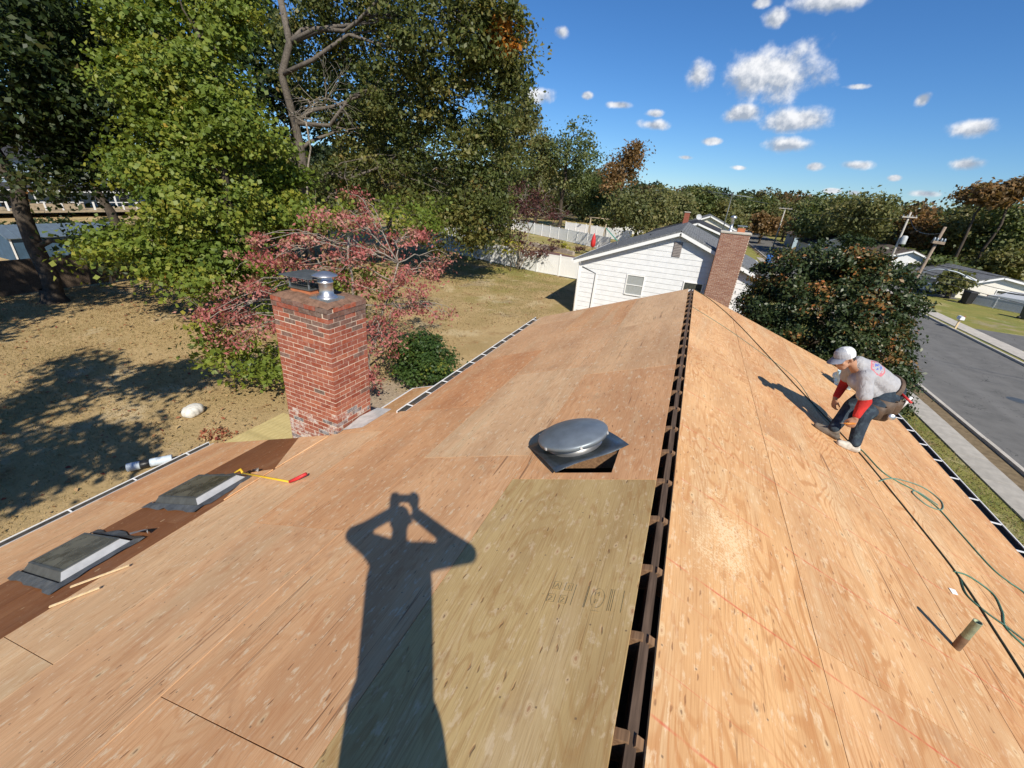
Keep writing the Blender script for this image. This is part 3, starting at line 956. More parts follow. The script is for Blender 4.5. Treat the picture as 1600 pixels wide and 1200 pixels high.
# smeared mortar crown with an uneven edge
g = np.random.default_rng(4)
ztop = z00 + NC * BH
cv = []; n_ = 14
for j in range(n_ + 1):
    for i in range(n_ + 1):
        u, v = i / n_, j / n_
        x, yy = -CW / 2 - .008 + u * (CW + .02), -.012 + v * (CD + .02)
        e = min(u, v, 1 - u, 1 - v)
        zz = ztop - .008 + min(e * .5, .05) + g.uniform(-.008, .008)
        if e == 0: x += g.uniform(-.012, .006); yy += g.uniform(-.006, .012); zz -= g.uniform(0, .02)
        cv.append((x, yy, zz))
MB().poly(cv, [(j * (n_ + 1) + i, j * (n_ + 1) + i + 1, (j + 1) * (n_ + 1) + i + 1, (j + 1) * (n_ + 1) + i) for j in range(n_) for i in range(n_)], True).build('crown', CROWN, chim)
# flashing turned up at the foot
o = MB().poly([(-.02, -.36, .012), (.30, -.30, .004), (.34, .30, .006), (.0, .36, .03), (-.03, 0, .05)], [(0, 1, 2, 3, 4)]).build('flashing', simple('bent_white_flashing', (.62, .62, .60), .5, .2, var=.3, scale=7), house)
o.matrix_world = slope_matrix('L', 4.46, 4.12, .0, math.pi)

ctop = chim.matrix_basis @ Vector((0, .33, ztop + .04))
# chimney cap with mesh sides
cap = thing('chimney_cap', 'dark wire-mesh chimney cap with flat lid on an orange clay flue tile', 'chimney cap', (ctop.x - .17, ctop.y + .02, ctop.z - .02))
MB().box(-.17, .17, -.15, .15, -.02, .075).build('flue_tile', TERRA, cap)
MB().box(-.185, .185, -.165, .165, .076, .094).build('base_frame', DKMETAL, cap)
mbm = MB()
for sx in (-1, 1):
    for i in range(11):
        mbm.tube([(sx * .168, -.15 + i * .03, .094), (sx * .168, -.15 + i * .03, .235)], .0017, 4)
    for k in range(5): mbm.tube([(sx * .168, -.15, .11 + k * .028), (sx * .168, .15, .11 + k * .028)], .0017, 4)
for sy_ in (-1, 1):
    for i in range(12):
        mbm.tube([(-.165 + i * .03, sy_ * .15, .094), (-.165 + i * .03, sy_ * .15, .235)], .0017, 4)
    for k in range(5): mbm.tube([(-.165, sy_ * .15, .11 + k * .028), (.165, sy_ * .15, .11 + k * .028)], .0017, 4)
mbm.build('wire_mesh', DKMETAL, cap)
pm = MB().box(-.008, .008, -.008, .008, .094, .238).mesh('corner_post'); pm.materials.append(GALV)
for sx in (-1, 1):
    for sy_ in (-1, 1): link('corner_post', pm, None, cap, (sx * .168, sy_ * .15, 0))
o = MB().poly([(-.27, -.235, .24), (.27, -.235, .24), (.27, .235, .24), (-.27, .235, .24), (-.25, -.215, .252), (.25, -.215, .252), (.25, .215, .252), (-.25, .215, .252), (0, 0, .272)],
              [(3, 2, 1, 0), (0, 1, 5, 4), (1, 2, 6, 5), (2, 3, 7, 6), (3, 0, 4, 7), (4, 5, 8), (5, 6, 8), (6, 7, 8), (7, 4, 8)]).build('lid', DKMETAL, cap)
# bright metal flue beside it
fl = thing('flue_pipe', 'shiny round metal flue pipe with conical cap on the brick chimney', 'flue pipe', (ctop.x + .24, ctop.y - .08, ctop.z - .005))
MB().box(-.15, .15, -.15, .15, -.03, .012).build('base_plate', GALV, fl)
MB().lathe([(.135, .012), (.125, .03), (.088, .05), (.085, .19), (.098, .195), (.098, .215), (.088, .222), (.086, .285)], 28).build('pipe', STAINL, fl)
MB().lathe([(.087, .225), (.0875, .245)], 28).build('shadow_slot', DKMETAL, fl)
MB().lathe([(.0, .345), (.08, .33), (.155, .295), (.158, .285), (.15, .287), (.06, .30), (0, .305)], 28).build('cap', STAINL, fl)

# ---- skylights
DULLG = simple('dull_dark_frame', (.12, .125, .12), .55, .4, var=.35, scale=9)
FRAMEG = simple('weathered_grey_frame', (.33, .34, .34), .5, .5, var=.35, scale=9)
def skylight(label, y0, y1, s0, s1, seed):
    g = random.Random(seed)
    yc, sc_ = (y0 + y1) / 2, (s0 + s1) / 2
    root = thing('skylight', label, 'skylight', (0, 0, 0), 0, 'skylights on the bare brown strip')
    root.matrix_world = slope_matrix('L', sc_, yc, .003)
    hw, hl, H = (s1 - s0) / 2, (y1 - y0) / 2, .07
    # flared flashing skirt with ragged edge
    ring0 = [(-hw, -hl), (hw, -hl), (hw, hl), (-hw, hl)]
    def perim(dx, n=9):
        c = [(-hw - dx, -hl - dx), (hw + dx, -hl - dx), (hw + dx, hl + dx), (-hw - dx, hl + dx)]
        out = []
        for i in range(4):
            a, b = c[i], c[(i + 1) % 4]
            for k in range(n): out.append((a[0] + (b[0] - a[0]) * k / n, a[1] + (b[1] - a[1]) * k / n))
        return out
    inner, outer = perim(.0), perim(.075)
    n = len(inner)
    vs = [(x, y, .035) for x, y in inner] + [(x + g.uniform(-.025, .025), y + g.uniform(-.025, .025), .006 + max(0, g.uniform(-.01, .022))) for x, y in outer]
    MB().poly(vs, [(i, n + i, n + (i + 1) % n, (i + 1) % n)[::-1] for i in range(n)]).build('flashing', LEAD, root)
    t_ = .05
    B0 = [(-hw, -hl, .0), (hw, -hl, .0), (hw, hl, .0), (-hw, hl, .0)]
    T0 = [(-hw + .13, -hl + t_, H), (hw - t_, -hl + t_, H), (hw - t_, hl - .07, H), (-hw + .13, hl - .07, H)]
    # sloped sides: bright cladding on the ridge side, dull on the others
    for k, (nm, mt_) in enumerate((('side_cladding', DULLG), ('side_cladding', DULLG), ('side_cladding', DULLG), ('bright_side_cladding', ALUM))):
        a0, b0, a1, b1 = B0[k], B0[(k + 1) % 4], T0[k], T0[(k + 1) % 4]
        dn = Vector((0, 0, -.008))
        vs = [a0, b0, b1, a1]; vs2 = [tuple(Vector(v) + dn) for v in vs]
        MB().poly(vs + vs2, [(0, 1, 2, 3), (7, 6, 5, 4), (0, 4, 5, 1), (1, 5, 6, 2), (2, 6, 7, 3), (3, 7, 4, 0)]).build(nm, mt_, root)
    a_, c_ = T0[0], T0[2]
    for (x0, x1, y0, y1) in ((a_[0], c_[0], a_[1], a_[1] + .022), (a_[0], c_[0], c_[1] - .022, c_[1]), (a_[0], a_[0] + .022, a_[1] + .022, c_[1] - .022), (c_[0] - .022, c_[0], a_[1] + .022, c_[1] - .022)):
        MB().box(x0, x1, y0, y1, H - .012, H + .010).build('frame', DULLG, root)
    MB().box(a_[0] + .022, c_[0] - .022, a_[1] + .022, c_[1] - .022, H - .02, H + .002).build('pane', SKYGLASS, root)
    # bent-up head flashing at the far end, ridge side
    zz = [(-hw - .05, -hl - .10, .02), (-hw + .18, -hl - .16, .012), (-hw + .20, -hl - .05, .055), (-hw - .06, -hl + .02, .11), (-hw - .10, -hl - .10, .08)]
    MB().poly(zz, [(0, 1, 2, 3, 4)]).build('bent_flap', ALUM, root)
    return root
skylight('nearer skylight with dusty dark pane and torn grey flashing, beside loose lath strips', .83, 1.40, 4.98, 6.02, 1)
skylight('farther skylight with dusty dark pane, a yellow bar leaning at its corner', 1.95, 2.55, 4.86, 5.90, 2)

# ---- attic fan vent, lying loose over its hole
YT = math.radians(42)
vent = thing('attic_vent', 'round grey metal attic vent dome on a square flashing, tilted over its roof hole', 'roof vent')
vent.matrix_world = slope_matrix('L', .80, 3.06, .012, YT) @ Matrix.Rotation(R(1.5), 4, 'X') @ Matrix.Rotation(R(-1.5), 4, 'Y') @ Matrix.Translation((0, 0, .008))
fb = []
nf = 8
for j in range(nf + 1):
    for i in range(nf + 1):
        x, y = -.335 + .67 * i / nf, -.335 + .67 * j / nf
        e = max(abs(x), abs(y)) / .335
        fb.append((x, y, .012 * math.sin(x * 9) * e ** 3 + .016 * math.sin(y * 7 + 1) * e ** 3))
DIRTYGALV = simple('dirty_galvanised_flashing', (.15, .175, .19), .35, .8, var=.5, scale=7, bump=.1)
o = MB().poly(fb, [(j * (nf + 1) + i, j * (nf + 1) + i + 1, (j + 1) * (nf + 1) + i + 1, (j + 1) * (nf + 1) + i) for j in range(nf) for i in range(nf)], True).build('flashing', DIRTYGALV, vent)
md = o.modifiers.new('thick', 'SOLIDIFY'); md.thickness = .002
MB().lathe([(.24, .005), (.215, .02), (.20, .06), (.20, .09)], 40).build('neck', STAINL, vent)
MB().lathe([(.205, .04), (.235, .05), (.24, .065), (.225, .08)], 40).build('collar', GALV, vent)
MB().lathe([(.29, .085), (.305, .078), (.308, .108), (.302, .117), (.29, .124), (.22, .150), (.12, .170), (.04, .178), (0, .179)], 48).build('dome', GALV, vent)
cm_ = MB().box(-.009, .009, -.004, .004, -.012, .012).mesh('clip'); cm_.materials.append(ALUM)
for k in range(6):
    a = 2 * math.pi * k / 6 + .3
    o = link('clip', cm_, None, vent, (.311 * math.cos(a), .311 * math.sin(a), .10)); o.rotation_euler = (0, 0, a + math.pi / 2)

# ---- plumbing stack on the front slope
IRON = simple('green_stained_copper_pipe', (.26, .30, .20), .6, .4, var=.45, scale=16, bump=.2)
IRONB = simple('rusty_pipe_band', (.20, .12, .07), .7, .3, var=.4, scale=20)
pb = Vector((2.14, 2.71, RZ - T * (2.14 - RX)))
pipe = thing('vent_pipe', 'short greenish plumbing vent pipe standing out of the front roof slope', 'pipe', pb)
MB().lathe([(.022, -.1), (.022, .25), (.0225, .255), (.0185, .255), (.0185, .0)], 20).build('pipe', IRON, pipe)
MB().lathe([(.0232, .0), (.0235, .11), (.0226, .112)], 20).build('stained_band', IRONB, pipe)

# ---- yellow bar with red grip, and lath strips by the skylights
YEL = simple('yellow_paint', (.72, .45, .03), .45, var=.12)
REDP = simple('red_rubber', (.55, .03, .03), .5, var=.2)
a, b = LP(4.84, 2.50, .10), LP(3.76, 2.50, .03)
mid = LP(3.92, 2.44, .025)
bar = thing('pry_bar', 'long yellow bar with red grip leaning on the farther skylight', 'hand tool', a)
MB().tube([Vector((0, 0, 0)), (mid - a) * .5, mid - a], [.011, .011, .011], 8).build('shaft', YEL, bar)
MB().tube([mid - a, (b - a) * .5 + (mid - a) * .5 + Vector((0, .02, .012)), b - a + Vector((0, .05, .03))], [.017, .02, .018], 10).build('grip', REDP, bar)
MB().tube([Vector((0, 0, 0)), Vector((-.07, .03, .01)), Vector((-.13, -.02, -.03))], [.013, .016, .006], 8).build('claw', YEL, bar)
for (sa, ya, sb, yb, lab) in ((4.60, .66, 4.34, .90, 'pale loose lath strip lying nearest the camera by the skylight'), (4.76, .84, 4.42, 1.14, 'pale loose lath strip tucked against the nearer skylight flashing')):
    A, B_ = LP(sa, ya, .022), LP(sb, yb, .022)
    d_ = (B_ - A); L_2 = d_.length
    o = MB().box(0, L_2, -.008, .008, -.006, .004).build('lath_strip', PINE)
    o.matrix_world = Matrix.Translation(A) @ d_.to_track_quat('X', 'Z').to_matrix().to_4x4()
    tag(o, lab, 'wood strip', 'lath strips by the nearer skylight')

# ---- ropes and air hoses on the front slope
HOSE = simple('green_air_hose', (.07, .20, .14), .45, var=.2)
HOSE2 = simple('pale_green_cord', (.16, .26, .20), .6, var=.2)
ROPE = simple('dark_green_rope', (.035, .045, .03), .8, var=.3, scale=60)
def onR(pts, h): return [RP((x - RX) / CS, y, h) for x, y in pts]
def hose(name, label, cat, pts, r, m, grp=None, h=None):
    p = spline(onR(pts, h if h else r + .001), 10)
    p = [Vector((q.x, q.y, max(q.z, RZ - T * (q.x - RX) + r / CS + .001))) for q in p]
    o = MB().tube(p, r, 8).build(name, m); return tag(o, label, cat, grp)
hose('safety_rope', 'dark rope stretched straight down the front roof slope from the ridge end', 'rope',
     [(.26, 10.2), (.66, 10.0), (1.16, 9.1), (1.86, 7.0), (2.30, 5.7), (2.40, 5.4), (2.56, 4.5), (2.66, 3.75), (2.64, 3.15), (2.62, 2.8), (2.60, 2.2), (2.62, 1.2)], .007, ROPE)
hose('thin_cord', 'thin pale cord crossing from the ridge down to the worker', 'cord', [(.26, 8.32), (.84, 8.14), (1.39, 7.8), (1.96, 7.3), (2.07, 6.24), (2.18, 5.85)], .004, HOSE2)
hose('air_hose', 'green air hose snaking down the eave side of the front slope', 'hose',
     [(2.30, 5.45), (2.45, 5.60), (2.57, 5.26), (2.72, 5.21), (2.91, 5.24), (3.0, 5.21), (3.12, 5.1), (3.17, 4.73), (3.23, 4.34), (3.33, 4.24), (3.45, 4.16), (3.5, 3.6), (3.3, 3.0)], .0065, HOSE)
hose('air_hose', 'loop of green air hose coiled beside the worker on the plywood', 'hose',
     [(2.42, 4.88), (2.60, 5.12), (2.8, 5.32), (3.14, 5.52), (3.28, 5.40), (3.16, 5.12), (2.96, 5.0), (2.86, 5.12), (2.98, 5.26), (3.16, 5.20)], .0065, HOSE2)
hose('air_hose', 'green air hose bundle looping behind the vent pipe', 'hose',
     [(2.64, 3.78), (2.80, 3.86), (2.95, 3.80), (2.90, 3.58), (2.80, 3.36), (2.88, 3.24), (3.05, 3.1), (3.2, 2.8), (3.0, 2.4)], .0065, HOSE)
hose('air_hose', 'darker green hose lying under the bundle behind the vent pipe', 'hose',
     [(2.66, 3.72), (2.60, 3.50), (2.70, 3.41), (2.84, 3.37), (2.98, 3.28), (3.10, 3.0), (3.06, 2.6)], .0065, simple('dark_green_hose', (.03, .10, .07), .45))
# ------------------------------------------------------------------ people
def organic(name, chains, m, parent, voxel=.01, smooth=6, extra=None, org=(0, 0, 0)):
    "rounded tapering chains fused into one continuous skin"
    org = Vector(org)
    bm = bmesh.new()
    for ch in chains:
        for i, q in enumerate(ch):
            p = Vector(q[:3]) - org; r = q[3]
            mt = Matrix.Translation(p) @ Matrix.Diagonal((r, r, r, 1))
            if len(q) > 4:                         # oriented ellipsoid: extra = (axis, flatten)
                ax = Vector(q[4]).normalized(); rot = ax.to_track_quat('Z', 'Y').to_matrix().to_4x4()
                mt = Matrix.Translation(p) @ rot @ Matrix.Diagonal((r * q[5], r * q[6], r, 1))
            bmesh.ops.create_uvsphere(bm, u_segments=14, v_segments=9, radius=1.0, matrix=mt)
            if i + 1 < len(ch):
                p2 = Vector(ch[i + 1][:3]) - org; d = p2 - p
                if d.length > 1e-4:
                    mt = Matrix.Translation((p + p2) / 2) @ d.to_track_quat('Z', 'Y').to_matrix().to_4x4()
                    bmesh.ops.create_cone(bm, cap_ends=True, segments=14, radius1=r, radius2=ch[i + 1][3], depth=d.length, matrix=mt)
    if extra: extra(bm, org)
    me = bpy.data.meshes.new(name); bm.to_mesh(me); bm.free()
    for p in me.polygons: p.use_smooth = True
    o = link(name, me, m, parent)
    rm = o.modifiers.new('remesh', 'REMESH'); rm.mode = 'VOXEL'; rm.voxel_size = voxel; rm.use_smooth_shade = True
    sm = o.modifiers.new('smooth', 'SMOOTH'); sm.factor = .5; sm.iterations = smooth
    return o


def hand_chains(wrist, palm_dir, side_dir, normal, curl=.6, sc=1.0):
    "palm plus five fingers: palm_dir = towards fingers, side_dir = towards the thumb, normal = back of the hand"
    w = Vector(wrist); d = Vector(palm_dir).normalized(); s = Vector(side_dir); s = (s - d * s.dot(d)).normalized(); n = d.cross(s)
    if n.dot(Vector(normal)) < 0: n = -n
    out = []
    for k, (off, L) in enumerate(((.030, .075), (.010, .083), (-.011, .077), (-.031, .062))):
        base = w + d * .085 * sc + s * off * sc
        out.append([tuple(w + d * .015 * sc + s * off * .6 * sc) + (.015 * sc,), tuple(base) + (.0115 * sc,)])
        pts = [base]; a = 0; p = base.copy()
        for j, fr in enumerate((.45, .32, .23)):
            a += curl * (.55 + .35 * j)
            p = p + (d * math.cos(a) - n * math.sin(a)) * L * fr * sc
            pts.append(p.copy())
        out.append([tuple(q) + (r * sc,) for q, r in zip(pts, (.0105, .0095, .009, .0075))])
    t0 = w + d * .02 * sc + s * .022 * sc
    t1 = t0 + (s * .7 + d * .7 - n * .25).normalized() * .042 * sc
    t2 = t1 + (s * .25 + d * .85 - n * .45).normalized() * .032 * sc
    t3 = t2 + (d * .8 - n * .6).normalized() * .022 * sc
    out.append([tuple(t0) + (.015 * sc,), tuple(t1) + (.0115 * sc,), tuple(t2) + (.0098 * sc,), tuple(t3) + (.008 * sc,)])
    return out


def head_chains(c, f, up, r=.098):
    "skull, jaw, nose, brow, chin, ears around centre c, facing f"
    c = Vector(c); f = Vector(f).normalized(); up = Vector(up); up = (up - f * up.dot(f)).normalized(); s = f.cross(up)
    H = lambda a, b, d_, rr: tuple(c + f * a + s * b + up * d_) + (rr,)
    out = [[tuple(c + up * .02 - f * .012) + (r, f, .80, 1.02)],
           [H(.03, 0, -.045, .066)], [H(.055, 0, -.092, .030), H(.048, .03, -.082, .026)], [H(.055, 0, -.092, .030), H(.048, -.03, -.082, .026)],
           [H(.088, 0, .012, .010), H(.112, 0, -.024, .0125)], [H(.098, .010, -.030, .009)], [H(.098, -.010, -.030, .009)],
           [H(.082, .032, .028, .013), H(.088, 0, .026, .012), H(.082, -.032, .028, .013)],
           [H(.090, .016, -.058, .0085), H(.094, 0, -.057, .009), H(.090, -.016, -.058, .0085)],
           [H(.06, .052, -.02, .022)], [H(.06, -.052, -.02, .022)]]
    for q in (-1, 1):
        out.append([H(-.005, q * .084, .018, .012), H(-.012, q * .092, .0, .013), H(-.002, q * .084, -.024, .009)])
    return out


SKIN = simple('skin_tan', (.40, .22, .14), .55, var=.15, scale=20, spec=.35)
TEE_POS = (2.30, 5.72, 5.42)
def tee_mat():
    t = NT('grey_tee_with_round_back_print'); p = t.pos()
    n = t.noise(p, 12, 5, .6); f = t.noise(p, 160, 3)
    c = t.mix(t.range(n, .3, .75), (.40, .40, .415), (.33, .33, .35))
    # round printed badge on the back: red ring, blue and red blotches inside
    d = t.vec('SUBTRACT', p, TEE_C)
    u = t.n('ShaderNodeVectorMath', operation='DOT_PRODUCT'); u.inputs[1].default_value = TEE_U; t.l(d, u.inputs[0])
    v = t.n('ShaderNodeVectorMath', operation='DOT_PRODUCT'); v.inputs[1].default_value = TEE_V; t.l(d, v.inputs[0])
    w = t.n('ShaderNodeVectorMath', operation='DOT_PRODUCT'); w.inputs[1].default_value = TEE_W; t.l(d, w.inputs[0])
    r = t.math('SQRT', t.math('ADD', t.math('POWER', u.outputs['Value'], 2.), t.math('POWER', v.outputs['Value'], 2.)))
    on = t.math('GREATER_THAN', w.outputs['Value'], -.07)
    ring = t.range(t.math('ABSOLUTE', t.math('SUBTRACT', r, .088)), .007, .012, 1, 0)
    blot = t.noise(t.vec('MULTIPLY', p, (1, 1, 1)), 42, 2)
    let = t.math('MULTIPLY', t.range(t.math('ABSOLUTE', t.math('SUBTRACT', r, .066)), .010, .014, 1, 0), t.range(blot, .5, .54))
    mid_ = t.math('MULTIPLY', t.range(r, .042, .048, 1, 0), t.range(t.noise(p, 30, 2), .46, .5))
    c = t.mix(t.math('MULTIPLY', t.math('MULTIPLY', ring, on), .75), c, (.55, .10, .12))
    c = t.mix(t.math('MULTIPLY', t.math('MULTIPLY', let, on), .75), c, (.50, .09, .16))
    c = t.mix(t.math('MULTIPLY', t.math('MULTIPLY', mid_, on), .85), c, (.07, .11, .42))
    fo = t.noise(t.vec('MULTIPLY', p, (1., 1., .45)), 26, 3, .5, .8)
    t.bump(t.math('ADD', t.math('MULTIPLY', fo, 1.), t.math('MULTIPLY', f, .05)), .75, .02)
    return t.done(c, .9, 0, .15)


def cloth_mat(name, c, var=.3, fold=.6, fade=None):
    t = NT(name); p = t.pos()
    n = t.noise(p, 9, 5, .6); fo = t.noise(t.vec('MULTIPLY', p, (1, 1, .5)), 24, 3, .5, .6)
    col = t.mix(t.range(n, .3, .7), tuple(x * (1 - var) for x in c), tuple(x * (1 + var) for x in c))
    if fade: col = t.mix(t.math('MULTIPLY', t.range(t.noise(p, 16, 4), .5, .7), .6), col, fade)
    t.bump(fo, fold, .02)
    return t.done(col, .9, 0, .15)


def rz_(x): return RZ - T * abs(x - RX)       # roof height at x

# ---- worker bending on the front slope
wk = thing('person', 'roofer in white cap, grey tee and red sleeves bending over the plywood', 'person', (2.2, 5.5, rz_(2.2)))
O = (2.2, 5.5, rz_(2.2))
pel = Vector((2.52, 5.82, 5.18)); chest = Vector((2.20, 5.68, 5.37)); neck = Vector((2.01, 5.58, 5.47)); head = Vector((1.885, 5.53, 5.535))
FW = Vector((-.80, -.42, -.42)).normalized()          # where the face looks
shN = Vector((2.13, 5.50, 5.375)); shF = Vector((2.08, 5.82, 5.36))
elN = Vector((2.19, 5.42, 5.13)); wrN = Vector((2.155, 5.33, 4.94))
elF = Vector((2.13, 5.93, 5.14)); wrF = Vector((2.06, 5.80, 4.95))
hipN = Vector((2.50, 5.72, 5.13)); hipF = Vector((2.47, 5.93, 5.14))
knN = Vector((2.27, 5.48, 4.92)); knF = Vector((2.20, 5.66, 4.95))
anN = Vector((2.27, 5.37, rz_(2.27) + .10)); anF = Vector((2.05, 5.45, rz_(2.05) + .11))
P4 = lambda v, r, *a: tuple(v) + (r,) + a
body = [[P4(pel, .125), P4((pel + chest) / 2, .12), P4(chest, .135), P4(neck, .06)], [P4(neck, .055), P4(head - FW * .02, .055)],
        [P4(shN, .06), P4(elN, .042), P4(wrN, .028)], [P4(shF, .06), P4(elF, .042), P4(wrF, .028)], [P4(shN, .07), P4(chest, .12), P4(shF, .07)],
        [P4(hipN, .085), P4(knN, .06), P4(anN, .04)], [P4(hipF, .085), P4(knF, .06), P4(anF, .04)]]
body += head_chains(head, FW, Vector((-.45, -.1, .85)))
body += hand_chains(wrN, (-.15, -.15, -1), (-1, .1, 0), (.2, -1, 0), .75)
body += hand_chains(wrF, (.1, -.2, -1), (.3, -1, 0), (-1, 0, 0), .6)
organic('body', body, SKIN, wk, .0075, 4, None, O)
TEE_W = Vector((.42, -.12, .90)).normalized()
TEE_V = Vector((.80, .42, -.33)); TEE_V = (TEE_V - TEE_W * TEE_V.dot(TEE_W)).normalized(); TEE_U = TEE_W.cross(TEE_V)
TEE_C = Vector((2.245, 5.60, 5.50))
TEE = tee_mat()
mid1 = pel * .72 + chest * .28
tee = [[P4(pel + Vector((-.01, 0, .025)), .152), P4(mid1 + Vector((0, 0, .01)), .15), P4((pel + chest) / 2 + Vector((0, 0, .012)), .152), P4(chest + Vector((0, 0, .01)), .152), P4(neck - FW * .05, .085)],
       [P4(shN, .085), P4(chest, .14), P4(shF, .085)], [P4(shN, .082), P4(shN * .35 + elN * .65, .078), P4(shN * .22 + elN * .78, .080)],
       [P4(shF, .082), P4(shF * .4 + elF * .6, .075)],
       [P4(Vector((2.10, 5.56, 5.30)), .10), P4(Vector((2.30, 5.70, 5.18)), .11), P4(Vector((2.46, 5.78, 5.10)), .12)]]
organic('tee_shirt', tee, TEE, wk, .010, 5, None, O)
RED = cloth_mat('red_sleeve_cloth', (.46, .035, .03), .2)
organic('sleeve', [[P4(shN * .3 + elN * .7, .062), P4(elN + Vector((.012, 0, -.01)), .064), P4(elN * .55 + wrN * .45, .054), P4(elN * .12 + wrN * .88, .040)]], RED, wk, .008, 4, None, O)
organic('sleeve', [[P4(shF * .3 + elF * .7, .058), P4(elF, .056), P4(elF * .15 + wrF * .85, .040)]], RED, wk, .008, 4, None, O)
JEANS = cloth_mat('dark_blue_jeans', (.030, .042, .058), .35, .8, (.075, .11, .13))
organic('trousers', [[P4(pel + Vector((.02, .01, -.01)), .150), P4((hipN + hipF) / 2, .145)], [P4(hipN, .115), P4(hipN * .5 + knN * .5, .098), P4(knN, .085), P4(knN * .45 + anN * .55, .070), P4(anN + Vector((0, 0, .015)), .064)],
                     [P4(hipF, .115), P4(hipF * .5 + knF * .5, .098), P4(knF, .085), P4(knF * .45 + anF * .55, .070), P4(anF + Vector((0, 0, .015)), .062)]], JEANS, wk, .010, 5, None, O)
def shoe(an, d, m, name):
    d = Vector(d); d.z = 0; d.normalize()
    x0 = Vector((an.x, an.y, 0))
    def g_(a, hgt, r, side=0):
        p = x0 + d * a + Vector((-d.y, d.x, 0)) * side
        return (p.x, p.y, rz_(p.x) + hgt, r)
    ch = [[g_(-.055, .045, .040), g_(.02, .05, .045), g_(.10, .040, .042), g_(.165, .032, .033)], [g_(-.03, .09, .045), g_(.03, .075, .042)],
          [g_(-.06, .022, .024), g_(.10, .020, .026, .018), g_(.165, .020, .024, .01)], [g_(-.06, .022, .024), g_(.10, .020, .026, -.018), g_(.165, .020, .024, -.012)]]
    return organic(name, ch, m, wk, .0075, 4, None, O)
shoe(anN, (-.75, -.25, 0), simple('dirty_white_shoe', (.52, .48, .41), .8, var=.4, scale=22), 'shoe')
shoe(anF, (-.85, .15, 0), simple('dusty_grey_boot', (.15, .125, .10), .85, var=.35, scale=22), 'shoe')
# cap: crown grey in front, white behind
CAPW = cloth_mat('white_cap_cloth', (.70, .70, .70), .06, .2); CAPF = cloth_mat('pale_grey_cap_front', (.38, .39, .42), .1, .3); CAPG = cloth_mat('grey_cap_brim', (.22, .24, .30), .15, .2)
upv = Vector((-.42, -.08, .9)); upv = (upv - FW * upv.dot(FW)).normalized(); sd_ = FW.cross(upv)
cm3 = Matrix((FW, sd_, upv)).transposed().to_4x4()
capm = Matrix.Translation(head - Vector(O) + upv * .035 - FW * .006) @ cm3
mb = MB()
prof = [(.100, -.012), (.1015, .02), (.095, .052), (.076, .080), (.045, .096), (.012, .101), (.0, .104)]
mb.lathe(prof, 24)
fr_, bk_ = MB(), MB()
for f_ in mb.f:
    cxm = sum(mb.v[k][0] for k in f_) / len(f_); cym = sum(mb.v[k][1] for k in f_) / len(f_)
    (fr_ if cxm > .012 else bk_).poly([mb.v[k] for k in f_], [range(len(f_))], True)
for nm_, q_, m_ in (('cap_front', fr_, CAPF), ('cap_crown', bk_, CAPW)):
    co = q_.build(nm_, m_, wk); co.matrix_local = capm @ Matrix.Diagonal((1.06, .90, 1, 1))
mb = MB(); top = []; n_ = 13
for i in range(n_):
    a = R(-62 + 124 * i / (n_ - 1))
    top.append((Vector((.104 * math.cos(a) * 1.05, .098 * math.sin(a), .004)), Vector((.104 * math.cos(a) + .092 * math.cos(a * .9) ** .8 if True else 0, .098 * math.sin(a) * 1.02, -.018 - .012 * (math.sin(a) ** 2)))))
vs = [t_[0] for t_ in top] + [t_[1] for t_ in top] + [t_[0] + Vector((0, 0, -.006)) for t_ in top] + [t_[1] + Vector((0, 0, -.006)) for t_ in top]
fs = [(i, n_ + i, n_ + i + 1, i + 1) for i in range(n_ - 1)] + [(2 * n_ + i + 1, 3 * n_ + i + 1, 3 * n_ + i, 2 * n_ + i) for i in range(n_ - 1)] + [(n_ + i, 3 * n_ + i, 3 * n_ + i + 1, n_ + i + 1) for i in range(n_ - 1)]
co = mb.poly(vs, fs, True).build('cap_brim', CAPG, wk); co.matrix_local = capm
# hair under the cap
organic('hair', [[P4(head - FW * .062 + upv * .008, .050)], [P4(head - FW * .045 + sd_ * .05, .036)], [P4(head - FW * .045 - sd_ * .05, .036)]], simple('dark_hair', (.02, .016, .014), .7), wk, .008, 3, None, O)
# tool belt with pouches on the near hip
LEATH = simple('brown_leather_pouch', (.10, .065, .042), .6, var=.4, scale=18, bump=.2)
mb = MB(); bp = []
ax = (chest - pel).normalized(); e1 = ax.orthogonal().normalized(); e2 = ax.cross(e1)
bc = pel + ax * .035 - Vector(O) + Vector((0, 0, .01))
for k in range(25):
    a = 2 * math.pi * k / 24; bp.append(bc + (e1 * math.cos(a) + e2 * math.sin(a)) * .163)
mb = MB()
for dz in (-.018, 0, .018): mb.tube([p + ax * dz for p in bp], .013, 6, False)
mb.build('tool_belt', LEATH, wk)
def pouch(c, w, d_, h, out):
    out = Vector(out); out.z = 0; out.normalize(); s_ = Vector((-out.y, out.x, 0))
    mb = MB(); rows = []
    for k, (fz, fw, fd) in enumerate(((0, .72, .75), (.12, .92, .95), (.6, 1, 1), (1., 1.04, 1.15))):
        rows.append([(s_ * w / 2 * fw * math.cos(a) + out * (d_ / 2 * fd * math.sin(a) + d_ / 2) + Vector((0, 0, -h + h * fz))) for a in [2 * math.pi * i / 16 for i in range(16)]])
    vs = [v for r_ in rows for v in r_]
    fs = [(j * 16 + i, j * 16 + (i + 1) % 16, (j + 1) * 16 + (i + 1) % 16, (j + 1) * 16 + i) for j in range(3) for i in range(16)] + [list(range(16))[::-1]]
    o = mb.poly(vs, fs, True).build('pouch', LEATH, wk, Vector(c) - Vector(O))
    md = o.modifiers.new('thick', 'SOLIDIFY'); md.thickness = .006
    return o
pouch((2.47, 5.63, 5.13), .17, .08, .25, (.0, -1, 0))
